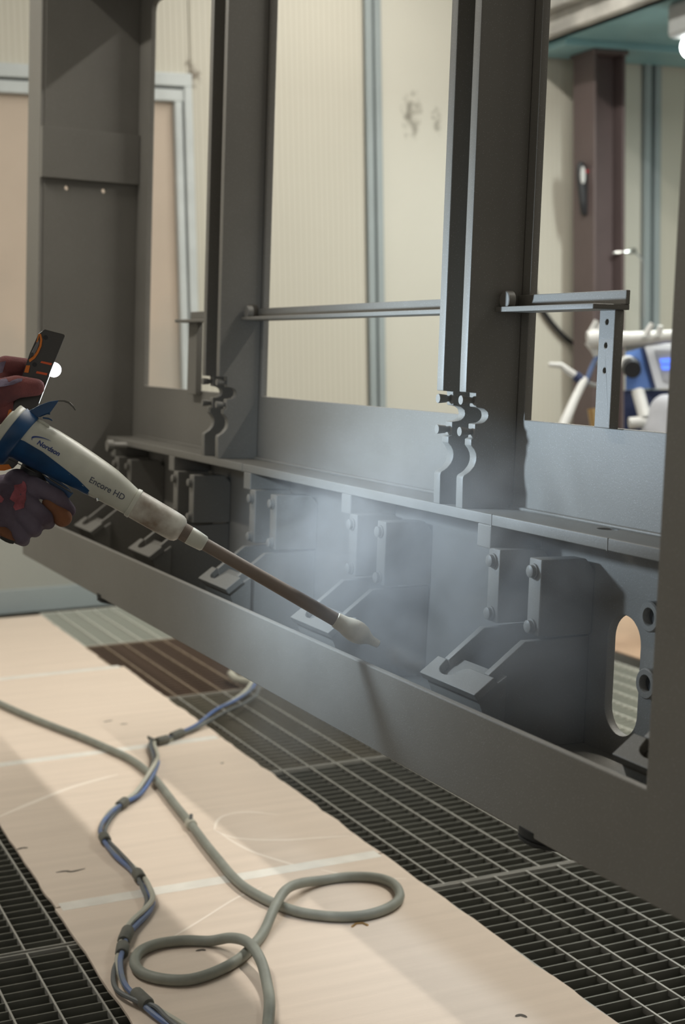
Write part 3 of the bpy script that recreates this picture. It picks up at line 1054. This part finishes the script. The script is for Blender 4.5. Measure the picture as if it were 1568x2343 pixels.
t1 = text_mesh('lettering', 'Nordson', .0092, M['ink'], surf_mtx(80, 1014, gd(105), math.radians(29), .03), gun, 0.15, 0.0, .0003)
t2 = text_mesh('lettering', 'Encore HD', .0118, M['ink_grey'], surf_mtx(197, 1099, gd(245), math.radians(28.5), .03), gun, 0.0, 0.0, .0001)
lay_on(t1.data, .0004)
lay_on(t2.data, .0004)
bm = bmesh.new()
arc = []
for i in range(15):
    a = math.radians(200 - i * 10.5)
    arc.append((100 + 27 * math.cos(a), 1004 - 9 * math.sin(a) + (100 + 27 * math.cos(a) - 80) * .32, (1.3 - abs(i - 4) * .11)))
rows = []
for x, y, w in arc:
    w = max(w, .12) * 3.6
    c = cp(x, y, gd(105) - .0272) - gbase
    c2 = cp(x, y + w, gd(105) - .0272) - gbase
    rows.append((bm.verts.new(c), bm.verts.new(c2)))
for a, b in zip(rows, rows[1:]):
    bm.faces.new((a[0], b[0], b[1], a[1]))
sw = from_bm('swoosh', bm, M['ink'], gun)
lay_on(sw.data, .0005)

# ------------------------------------------------------------------ hand lamp
LD = 2.15
lb = cp(60, 900, LD)
lampo = empty('hand_lamp', lb, 'black and orange folding work lamp held up in the upper glove, lit', 'work lamp')


def lmesh(name, poly, m, d0, d1, bevel=.002):
    bm = bmesh.new()
    f = [bm.verts.new(cp(x, y, d0) - lb) for x, y in poly]
    b = [bm.verts.new(cp(x, y, d1) - lb) for x, y in poly]
    bm.faces.new(f)
    bm.faces.new(b[::-1])
    k = len(poly)
    for i in range(k):
        bm.faces.new((f[i], b[i], b[(i + 1) % k], f[(i + 1) % k]))
    return from_bm(name, bm, m, lampo, bevel=bevel)


lmesh('body', [(97, 757), (101, 753), (147, 765), (149, 768), (118, 845), (88, 925), (40, 1062), (30, 1072), (-5, 1075), (-10, 1060), (20, 960), (50, 862), (68, 808), (88, 764)], M['lampbody'], LD - .012, LD + .012)
lmesh('switch_ring', [(94, 764), (97, 777), (95, 792), (88, 808), (80, 820), (68, 829), (66, 823), (76, 815), (83, 806), (90, 791), (92, 778), (90, 766), (86, 784), (83, 783), (88, 764)], M['orange'], LD - .0135, LD - .011, 0)
lmesh('switch', [(84, 784), (90, 776), (90, 786), (85, 800), (78, 813), (70, 818), (69, 812)], M['lampgrey'], LD - .0145, LD - .011, .001)
lmesh('switch_button', [(72, 806), (77, 808), (76, 815), (71, 817), (69, 812)], M['lampbody'], LD - .016, LD - .011, .0005)
lmesh('label_patch', [(60, 836), (69, 836), (65, 853), (55, 852)], M['orange'], LD - .0135, LD - .011, 0)
for q in ([(95, 826), (119, 831), (117, 836), (92, 830)], [(84, 849), (109, 854), (107, 859), (82, 854)], [(95, 876), (100, 875), (99, 881), (96, 881)]):
    lmesh('mark', q, M['red_orange'], LD - .0135, LD - .011, 0)
for (x, y) in ((104, 772), (79, 834)):
    lmesh('screw_recess', [(x + 5.5 * math.cos(2 * PI * i / 8), y + 5.5 * math.sin(2 * PI * i / 8)) for i in range(8)], M['gun_black'], LD - .0128, LD - .011, 0)
lmesh('light_strip', [(118, 847), (119.4, 847), (90, 923), (88.4, 923)], M['strip'], LD - .005, LD + .005, 0)
lmesh('base_band', [(-5, 1064), (20, 1062), (27, 1072), (10, 1077), (-8, 1077)], M['orange'], LD - .014, LD + .014, .001)
lmesh('hinge_ring', [(14, 962), (20, 938), (25, 936), (28, 944), (27, 956), (23, 966), (20, 966), (24, 953), (23, 944), (19, 950)], M['orange'], LD - .0142, LD - .011, 0)
# domed lens on the lit side
lc = cp(123, 846, LD)
ldir = (CAM + REL @ (Vector((1.05, 1.92, -.12)) * K) - lc).normalized()
rr = CAM - lc
bm = bmesh.new()
bmesh.ops.create_uvsphere(bm, u_segments=20, v_segments=12, radius=.0108)
for v in bm.verts:
    v.co = v.co + (lc - lb) + Vector((0.0, 0.0, 0.0))
o = from_bm('lens', bm, M['led'], lampo, smooth=True)
sd = bpy.data.lights.new('hand_lamp_light', 'SPOT')
sd.energy = LAMP_W * 10
sd.color = (0.66, 0.83, 1.0)
sd.spot_size = math.radians(134)
sd.spot_blend = 1.0
sd.shadow_soft_size = 0.03
so = bpy.data.objects.new('lamp_light', sd)
COL.objects.link(so)
so.parent = lampo
so.location = lc - lb + ldir * .0175
so.rotation_euler = ldir.to_track_quat('-Z', 'Y').to_euler()

# ------------------------------------------------------------------ the worker (only gloved hands reach into view)
wb = Vector((-0.12, 2.08, 0.0))
man = empty('person', wb, 'worker in blue workwear and dark stained gloves holding spray gun and lamp', 'person')
RWr = cp(-28, 1185, 2.06)                        # right wrist
LWr = cp(-45, 905, 2.18)
RS, LS = Vector((-0.10, 1.89, 1.40)), Vector((-0.10, 2.27, 1.40))
RE = Vector((0.10, 1.83, 0.86))
LE = Vector((0.06, 2.33, 1.06))
hipR, hipL = Vector((-.12, 1.98, .92)), Vector((-.12, 2.18, .92))
kR, kL = Vector((-.08, 1.97, .50)), Vector((-.10, 2.20, .50))
aR, aL = Vector((-.14, 1.96, .10)), Vector((-.16, 2.21, .10))
hd = Vector((-.04, 2.08, 1.62))
core = [(Vector((-.12, 2.01, .98)), .10, Vector((-.12, 2.15, .98)), .10), (Vector((-.12, 2.08, 1.0)), .11, Vector((-.12, 2.08, 1.30)), .13), (RS, .055, LS, .055), (Vector((-.11, 2.00, 1.3)), .10, Vector((-.11, 2.16, 1.3)), .10),
        (Vector((-.10, 2.08, 1.38)), .06, hd, .055), (hd + Vector((-.015, 0, .03)), .088, hd + Vector((.005, 0, -.03)), .072), (hd + Vector((.07, 0, -.02)), .012, hd + Vector((.085, 0, -.035)), .014),
        (hd + Vector((0, .078, 0)), .02, hd + Vector((0, .08, -.02)), .015), (hd + Vector((0, -.078, 0)), .02, hd + Vector((0, -.08, -.02)), .015), (hd + Vector((.03, 0, -.085)), .04, hd + Vector((.045, 0, -.095)), .03),
        (RS, .05, RE, .04), (RE, .038, RWr, .026), (LS, .05, LE, .04), (LE, .038, LWr, .026),
        (RWr, .026, cp(30, 1155, 2.06), .020), (LWr, .026, cp(-15, 890, 2.18), .018),
        (hipR, .085, kR, .058), (kR, .056, aR, .04), (hipL, .085, kL, .058), (kL, .056, aL, .04)]
for a in (aR, aL):
    core.append((a + Vector((-.03, 0, -.045)), .035, a + Vector((.15, 0, -.06)), .032))
blob('body', core, .012, M['skin'], man, wb)
suit = [(Vector((-.12, 2.01, .96)), .125, Vector((-.12, 2.15, .96)), .125), (Vector((-.12, 2.08, .98)), .14, Vector((-.12, 2.08, 1.30)), .145), (RS, .072, LS, .072), (Vector((-.11, 1.99, 1.3)), .118, Vector((-.11, 2.17, 1.3)), .118),
        (RS, .068, RE, .056), (RE, .056, RWr.lerp(RE, .12), .042), (LS, .068, LE, .056), (LE, .056, LWr.lerp(LE, .15), .042),
        (hipR, .105, kR, .078), (kR, .076, aR + Vector((0, 0, .02)), .062), (hipL, .105, kL, .078), (kL, .076, aL + Vector((0, 0, .02)), .062)]
blob('workwear', suit, .012, M['sleeve'], man, wb, 8)
for a in (aR, aL):
    blob('boot', [(a + Vector((0, 0, .03)), .052, a + Vector((-.02, 0, -.045)), .05), (a + Vector((-.03, 0, -.048)), .046, a + Vector((.16, 0, -.055)), .043)], .009, M['boot'], man, wb, 3)
blob('hair', [(hd + Vector((-.03, 0, .055)), .085, hd + Vector((-.045, 0, .0)), .075)], .009, M['hair'], man, wb, 3)
for y in (-.032, .032):
    tube('eye', [hd + Vector((.066, y, .005)), hd + Vector((.078, y, .005))], [.010, .006], M['gun_white'], man, 10, wb)
tube('mouth', [hd + Vector((.066, -.025, -.065)), hd + Vector((.073, 0, -.068)), hd + Vector((.066, .025, -.065))], [.003, .006, .003], M['glove_red'], man, 8, wb)


def hand(name, caps, m, voxel=.0022):
    return blob(name, [(cp(*a), ra * (1.02 if ra > .0152 else .89), cp(*b), rb_ * (1.02 if ra > .0152 else .89)) for a, ra, b, rb_ in caps], voxel, m, man, wb, 2)


D0 = 2.045
right = [((-20, 1150, D0 + .005), .034, (34, 1134, D0 + .004), .021), ((-22, 1180, D0 + .005), .032, (24, 1174, D0 + .002), .021), ((-40, 1190, D0 + .01), .034, (-10, 1165, D0 + .005), .034),
         ((40, 1105, D0 + .012), .020, (74, 1118, D0 + .004), .015),
         ((74, 1110, D0 + .002), .0150, (132, 1138, D0 + .004), .0130), ((132, 1138, D0 + .004), .013, (157, 1168, D0 + .022), .0118), ((157, 1168, D0 + .022), .0118, (134, 1180, D0 + .052), .0105),
         ((58, 1144, D0 - .008), .0140, (103, 1184, D0 - .006), .0128), ((103, 1184, D0 - .006), .0128, (110, 1195, D0 + .020), .0118), ((110, 1195, D0 + .020), .0118, (92, 1195, D0 + .048), .0105),
         ((42, 1168, D0 - .008), .0135, (76, 1208, D0 - .008), .0122), ((76, 1208, D0 - .008), .0122, (80, 1214, D0 + .018), .0112), ((80, 1214, D0 + .018), .0112, (64, 1212, D0 + .046), .010),
         ((22, 1188, D0 - .004), .0125, (50, 1230, D0 - .007), .0112), ((50, 1230, D0 - .007), .0112, (54, 1236, D0 + .014), .0102), ((54, 1236, D0 + .014), .0102, (40, 1232, D0 + .038), .0092),
         ((0, 1115, D0 + .03), .017, (45, 1100, D0 + .055), .013), ((45, 1100, D0 + .055), .013, (85, 1108, D0 + .060), .0115)]
gr = hand('glove', right, M['glove'])
gr['label'] = 'dark purple-grey glove with worn pink patch on the gun handle'
# shaded brown palm side of the forefinger, worn pink patch on the back: on the same glove
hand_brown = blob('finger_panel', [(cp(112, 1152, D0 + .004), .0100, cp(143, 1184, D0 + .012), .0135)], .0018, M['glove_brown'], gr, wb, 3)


def patch(pts, surf, m, parent, lift=.0012):
    """worn patch laid onto the glove's surface"""
    bm = bmesh.new()
    dg = bpy.context.evaluated_depsgraph_get()
    inv = surf.data
    from mathutils.bvhtree import BVHTree
    bv = BVHTree.FromPolygons([v.co + wb for v in inv.vertices], [p.vertices for p in inv.polygons])
    cx_ = sum(p[0] for p in pts) / len(pts)
    cy_ = sum(p[1] for p in pts) / len(pts)
    rings = []
    for s in (1.0, .66, .33):
        ring = []
        for x, y in pts:
            px, py = cx_ + (x - cx_) * s, cy_ + (y - cy_) * s
            d = (cp(px, py, 2) - CAM).normalized()
            h = bv.ray_cast(CAM, d)
            q = (h[0] - d * lift) if h[0] else cp(px, py, D0 - .03)
            ring.append(bm.verts.new(q - wb))
        rings.append(ring)
    n = len(pts)
    for a, b in zip(rings, rings[1:]):
        for i in range(n):
            bm.faces.new((a[i], a[(i + 1) % n], b[(i + 1) % n], b[i]))
    bm.faces.new(rings[-1])
    o = from_bm('worn_patch', bm, m, parent, smooth=True)
    return o


patch([(52, 1100), (57, 1103), (60, 1110), (61, 1120), (59, 1128), (60, 1142), (56, 1152), (55, 1162), (46, 1165), (35, 1168), (30, 1160), (34, 1150), (22, 1142), (28, 1128), (33, 1120), (32, 1110), (44, 1108), (50, 1106)], gr, M['glove_pink'], gr)
patch([(-6, 1128), (2, 1134), (9, 1142), (4, 1150), (-6, 1150)], gr, M['glove_pink'], gr)
tube('cuff', [cp(-40, 1215, D0), cp(-10, 1208, D0 - .012), cp(20, 1222, D0 - .01), cp(34, 1232, D0)], [.006, .008, .007, .004], M['glove_brown'], gr, 8, wb)
# left glove on the lamp: thumb in front, fingers behind
D1 = 2.15
left = [((-60, 900, D1 + .03), .036, (-22, 885, D1 + .012), .034), ((-30, 930, D1 + .01), .032, (20, 935, D1 + .005), .020),
        ((-20, 905, D1 - .012), .022, (38, 885, D1 - .029), .0165), ((38, 885, D1 - .029), .0165, (82, 886, D1 - .026), .0125),
        ((-25, 860, D1 + .012), .022, (14, 838, D1 + .012), .0155), ((14, 838, D1 + .012), .0155, (66, 840, D1 + .027), .0125), ((66, 840, D1 + .027), .0125, (100, 855, D1 + .030), .010),
        ((-25, 890, D1 + .025), .02, (30, 868, D1 + .034), .014), ((30, 868, D1 + .034), .014, (80, 885, D1 + .030), .0110),
        ((-25, 915, D1 + .025), .02, (20, 905, D1 + .034), .0135), ((20, 905, D1 + .034), .0135, (66, 920, D1 + .030), .0105),
        ((-25, 945, D1 + .02), .018, (5, 940, D1 + .03), .012), ((5, 940, D1 + .03), .012, (45, 952, D1 + .029), .0095)]
gl = hand('glove', left, M['glove_red'])
gl['label'] = 'dark red glove holding the lamp'
patch([(-8, 872), (2, 868), (12, 862), (16, 872), (22, 878), (40, 866), (52, 866), (50, 872), (30, 880), (10, 884), (-6, 886)], gl, M['glove_dust'], gl)
patch([(-8, 832), (4, 828), (14, 826), (10, 838), (6, 852), (-6, 856)], gl, M['glove_dust'], gl)

# ------------------------------------------------------------------ things beyond the frame
# battens under the ceiling
for i, (x, y, z, w) in enumerate(OVERHEAD):
    e = empty('ceiling_lamp', (x, y, z), None, None)
    tag(e, ('white batten lamp over the worker side of the cardboard, ' if x < 1 else '' if x < 2 else 'white batten lamp behind the frame, ') + ('next to the door end' if y > 4.5 else 'nearest the camera' if y < 3 else 'before the last'), 'lamp', 'battens under the high ceiling')
    box('housing', (-.06, -.75, .035), (.06, .75, .30), M['lampcase'], e, .01)
    tube('lamp_tube', [(0, -.72, 0), (0, .72, 0)], .02, M['tube'], e, 10)
    ld = bpy.data.lights.new('batten_light', 'AREA')
    ld.shape = 'RECTANGLE'
    ld.size = .06
    ld.size_y = 1.4
    ld.energy = w
    ld.color = (1.0, 0.955, 0.87)
    lo = bpy.data.objects.new('batten_light', ld)
    COL.objects.link(lo)
    lo.parent = e
    lo.location = (0, 0, -.03)
# lamp under the teal soffit
p = at(1548, 118, 'Z', 2.24)
e = empty('soffit_lamp', (p.x, p.y, 2.43), 'glowing white tube lamp under the teal soffit', 'lamp')
box('housing', (-.035, -1.2, -.14), (.30, 0.02, -.001), M['lampcase'], e, .02)
tube('lamp_tube', [(.05, 0.0, -.175), (.05, -.02, -.175), (.05, -1.15, -.175)], [.03, .045, .045], M['tube'], e, 14)
ld = bpy.data.lights.new('soffit_light', 'AREA')
ld.shape = 'RECTANGLE'
ld.size = .1
ld.size_y = 1.1
ld.energy = SOFFIT_W
ld.color = (0.93, 1.0, 0.96)
lo = bpy.data.objects.new('soffit_light', ld)
COL.objects.link(lo)
lo.parent = e
lo.location = (.05, -.6, -.225)
# black lamp stuck on the column
p = at(1316, 420, 'Y', 5.8)
e = empty('column_torch', (XC - .014, 5.93, p.z - .12), 'black inspection light with white oval window on the brown column', 'work lamp')
bm = bmesh.new()
rings = []
for z, hw, hd_, dx in ((-.01, .010, .008, .012), (0, .022, .014, .010), (.06, .026, .016, .004), (.14, .028, .017, -.004), (.20, .026, .016, -.010), (.225, .02, .014, -.012), (.235, .01, .008, -.013)):
    rings.append([Vector((dx + hw * math.cos(2 * PI * i / 14), hd_ * math.sin(2 * PI * i / 14), z)) for i in range(14)])
addloft(bm, rings)
from_bm('body', bm, M['gun_black'], e, smooth=True)
bm = bmesh.new()
addloft(bm, [[Vector((-.012 + .010 * math.cos(2 * PI * i / 14), -.022, .172 + .038 * math.sin(2 * PI * i / 14))) for i in range(14)], [Vector((-.012 + .012 * math.cos(2 * PI * i / 14), -.010, .172 + .042 * math.sin(2 * PI * i / 14))) for i in range(14)]])
from_bm('window', bm, M['pvc'], e)
tube('button', [(.008, -.012, .19), (.008, -.022, .19)], .006, M['red'], e, 8)
# small bright valve and pipe hook on the column's far edge
p = at(1440, 578, 'Y', 5.86)
e = empty('wall_hook', p, 'small bright metal hook beside the brown column', 'hook')
tube('arm', [(-.055, .05, 0), (-.02, 0, .002), (.02, -.005, .006)], .008, M['chrome'], e, 8)
tube('knob', [(.015, -.02, .006), (.015, .01, .006)], [.016, .014], M['chrome'], e, 10)
tube('cord', spline([(.03, 0, 0), (.07, 0, -.03), (.09, .01, -.12), (.10, .02, -.3)], 5), .004, M['lampcase'], e, 6)
# dark cable drooping on the wall
cb = [at(x, y, 'Y', 6.12) for x, y in ((1195, 560), (1215, 640), (1232, 690), (1260, 735), (1300, 778), (1340, 800))]
o = tube('wall_cable', spline(cb, 6), .012, M['gun_black'])
tag(o, 'dark cable drooping across the cream wall towards the column', 'cable')

# powder control unit on its cart
ub = Vector((3.10, 4.42, 0))
un = empty('powder_control_unit', ub, 'blue and white powder control unit on a cart with gun holder rail', 'control unit')


def ubox(name, x0, y0, x1, y1, d0, d1, m, bevel=.004):
    bm = bmesh.new()
    q = [cp(*p, d) - ub for d in (d0, d1) for p in ((x0, y0), (x1, y0), (x1, y1), (x0, y1))]
    v = [bm.verts.new(x) for x in q]
    for f in ((0, 1, 2, 3), (7, 6, 5, 4), (0, 4, 5, 1), (1, 5, 6, 2), (2, 6, 7, 3), (3, 7, 4, 0)):
        bm.faces.new([v[i] for i in f])
    return from_bm(name, bm, M[m], un, bevel=bevel)


def upoly(name, poly, d0, d1, m, bevel=.003):
    bm = bmesh.new()
    f = [bm.verts.new(cp(x, y, d0) - ub) for x, y in poly]
    b = [bm.verts.new(cp(x, y, d1) - ub) for x, y in poly]
    bm.faces.new(f)
    bm.faces.new(b[::-1])
    k = len(poly)
    for i in range(k):
        bm.faces.new((f[i], b[i], b[(i + 1) % k], f[(i + 1) % k]))
    return from_bm(name, bm, M[m], un, bevel=bevel)


upoly('housing', [(1432, 792), (1470, 788), (1498, 888), (1432, 893)], 5.20, 5.45, 'unit_blue')
upoly('housing_edge', [(1466, 790), (1474, 789), (1503, 888), (1494, 890)], 5.185, 5.3, 'unit_navy')
upoly('front_panel', [(1474, 787), (1600, 787), (1600, 890), (1502, 890)], 5.18, 5.4, 'unit_white')
upoly('keypad', [(1498, 800), (1580, 800), (1580, 872), (1520, 872)], 5.172, 5.19, 'clear', 0)
upoly('screen', [(1510, 821), (1570, 818), (1570, 832), (1513, 832)], 5.166, 5.19, 'screen', 0)
upoly('screen', [(1513, 836), (1570, 835), (1570, 846), (1516, 846)], 5.166, 5.19, 'screen', 0)
tube('knob', [cp(1443, 838, 5.2), cp(1448, 846, 5.14)], [.035, .03], M['gun_black'], un, 14, ub)
tube('knob_cap', [cp(1437, 832, 5.21), cp(1440, 834, 5.17)], [.03, .026], M['pvc'], un, 14, ub)
upoly('hopper', [(1428, 893), (1800, 890), (1800, 1120), (1428, 1120)], 5.22, 5.5, 'unit_navy')
tube('grip_tube', [cp(1460, 895, 5.15), cp(1477, 958, 5.1)], .022, M['pvc'], un, 12, ub)
tube('elbow', spline([cp(1440, 968, 5.1), cp(1470, 966, 5.1), cp(1492, 975, 5.1), cp(1495, 1010, 5.1)], 5), .02, M['pvc'], un, 10, ub)
blob('dust_sack', [(cp(1525, 940, 5.1), .06, cp(1510, 1000, 5.1), .07), (cp(1500, 985, 5.08), .04, cp(1520, 1040, 5.1), .06)], .012, M['clear'], un, ub, 4)
# rail with pegs
tube('holder_rail', [cp(1345, 778, 5.05), cp(1360, 776, 5.05), cp(1440, 775, 5.1), cp(1540, 768, 5.1), cp(1620, 764, 5.1)], [.030, .034, .024, .02, .02], M['pvc'], un, 12, ub)
for (x, y, x2, y2) in ((1350, 766, 1366, 733), (1366, 768, 1378, 742), (1478, 766, 1493, 740), (1508, 765, 1512, 745), (1385, 768, 1392, 756)):
    tube('peg', [cp(x, y, 5.06), cp(x2, y2, 5.05)], [.012, .009], M['pvc'], un, 8, ub)
tube('rail_arm', [cp(1350, 780, 5.06), cp(1362, 802, 5.06), cp(1372, 830, 5.08)], [.02, .014, .01], M['pvc'], un, 8, ub)
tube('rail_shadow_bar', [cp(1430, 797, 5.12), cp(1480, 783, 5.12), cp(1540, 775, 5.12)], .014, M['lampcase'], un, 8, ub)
tube('blue_line', spline([cp(1420, 795, 5.1), cp(1385, 803, 5.08), cp(1362, 825, 5.06), cp(1345, 865, 5.05), cp(1335, 885, 5.05)], 6), .009, M['hose_blue'], un, 8, ub)
tube('clear_line', spline([cp(1368, 825, 5.1), cp(1382, 850, 5.1), cp(1386, 870, 5.1), cp(1366, 882, 5.1), cp(1345, 876, 5.1)], 6), .008, M['lampcase'], un, 8, ub)
tube('spare_lance', [cp(1256, 834, 5.05), cp(1284, 836, 5.05), cp(1296, 846, 5.05), cp(1318, 861, 5.05)], [.008, .010, .013, .013], M['pvc'], un, 8, ub)
tube('lance_grip', [cp(1316, 859, 5.05), cp(1334, 872, 5.05)], [.018, .016], M['unit_navy'], un, 8, ub)
tube('powder_tube', [cp(1338, 868, 5.05), cp(1316, 912, 5.0), cp(1290, 972, 4.95), cp(1262, 1040, 4.9)], [.014, .015, .018, .018], M['pvc'], un, 10, ub)
tube('brass_fitting', [cp(1362, 935, 5.1), cp(1366, 985, 5.1)], [.026, .02], M['brass'], un, 10, ub)
tube('cart_post', [cp(1366, 985, 5.1), Vector((cp(1366, 985, 5.1).x, cp(1366, 985, 5.1).y, 0.12))], .02, M['lampcase'], un, 8, ub)
box('cart_deck', (.32, -.25, .10), (1.0, .45, .16), M['unit_navy'], un, .01)
box('cart_column', (.34, -.10, .16), (.60, .12, .75), M['unit_navy'], un, .01)
for x in (.37, .95):
    for y in (-.2, .4):
        tube('wheel', [(x - .02, y, .055), (x + .02, y, .055)], .052, M['rubber'], un, 14)

# ------------------------------------------------------------------ spray haze
def haze(name, base, axis_pts, label, dens, col, seed, sx, sy, sz, nscale):
    bm = bmesh.new()
    bmesh.ops.create_icosphere(bm, subdivisions=3, radius=1.0)
    o = from_bm(name, bm, None)
    o.location = base
    o.scale = (sx, sy, sz)
    o.rotation_euler = REL.to_euler()
    m = bpy.data.materials.new(name)
    m.use_nodes = True
    nt = m.node_tree
    nt.nodes.clear()
    out = nd(nt, 'ShaderNodeOutputMaterial')
    vp = nd(nt, 'ShaderNodeVolumePrincipled')
    vp.inputs['Color'].default_value = (*col, 1)
    vp.inputs['Anisotropy'].default_value = 0.25
    tc = nd(nt, 'ShaderNodeTexCoord')
    ln = nd(nt, 'ShaderNodeVectorMath', operation='LENGTH')
    nt.links.new(tc.outputs['Object'], ln.inputs[0])
    mr = nd(nt, 'ShaderNodeMapRange', interpolation_type='SMOOTHSTEP')
    mr.inputs['From Min'].default_value = 1.0
    mr.inputs['From Max'].default_value = 0.1
    nt.links.new(ln.outputs['Value'], mr.inputs['Value'])
    mp = nd(nt, 'ShaderNodeMapping')
    mp.inputs['Location'].default_value = (seed, seed * .7, seed * .3)
    mp.inputs['Scale'].default_value = (sx * nscale, sy * nscale, sz * nscale)
    nt.links.new(tc.outputs['Object'], mp.inputs[0])
    nz = nd(nt, 'ShaderNodeTexNoise')
    nz.inputs['Scale'].default_value = 1.0
    nz.inputs['Detail'].default_value = 3
    nz.inputs['Distortion'].default_value = 1.2
    nt.links.new(mp.outputs[0], nz.inputs['Vector'])
    m2 = nd(nt, 'ShaderNodeMapRange')
    m2.inputs['From Min'].default_value = 0.34
    m2.inputs['From Max'].default_value = 0.72
    nt.links.new(nz.outputs['Fac'], m2.inputs['Value'])
    mu = nd(nt, 'ShaderNodeMath', operation='MULTIPLY')
    nt.links.new(mr.outputs[0], mu.inputs[0])
    nt.links.new(m2.outputs[0], mu.inputs[1])
    m3 = nd(nt, 'ShaderNodeMath', operation='MULTIPLY')
    nt.links.new(mu.outputs[0], m3.inputs[0])
    m3.inputs[1].default_value = dens
    nt.links.new(m3.outputs[0], vp.inputs['Density'])
    nt.links.new(vp.outputs[0], out.inputs['Volume'])
    o.data.materials.append(m)
    tag(o, label, 'powder haze', None, 'stuff')
    return o


haze('powder_haze', CAM + REL @ (Vector((.96, 1.76, -.30)) * K), None, 'pale powder haze drifting around the lance tip inside the frame', 7.5, (.86, .86, .86), 3.1, .24, .60, .30, 8.0)
haze('powder_haze', CAM + REL @ (Vector((.80, 1.72, -.44)) * K), None, 'thin powder wisps sinking in front of the frame lip', 2.4, (.88, .86, .82), 8.4, .14, .42, .22, 7.0)
tp = [cp(*([Vector((303, 1149.5)).x + .866 * t, 1149.5 + .5 * t]), gd(303 + .866 * t) + .0) for t in (655, 830)]
jd = (tp[1] - tp[0])
jet = haze('powder_jet', (tp[0] + tp[1]) / 2, None, 'narrow beige powder jet leaving the lance nozzle', 120.0, (.72, .66, .58), 1.2, .022, .022, jd.length * .6, 30.0)
jet.rotation_euler = jd.to_track_quat('Z', 'Y').to_euler()
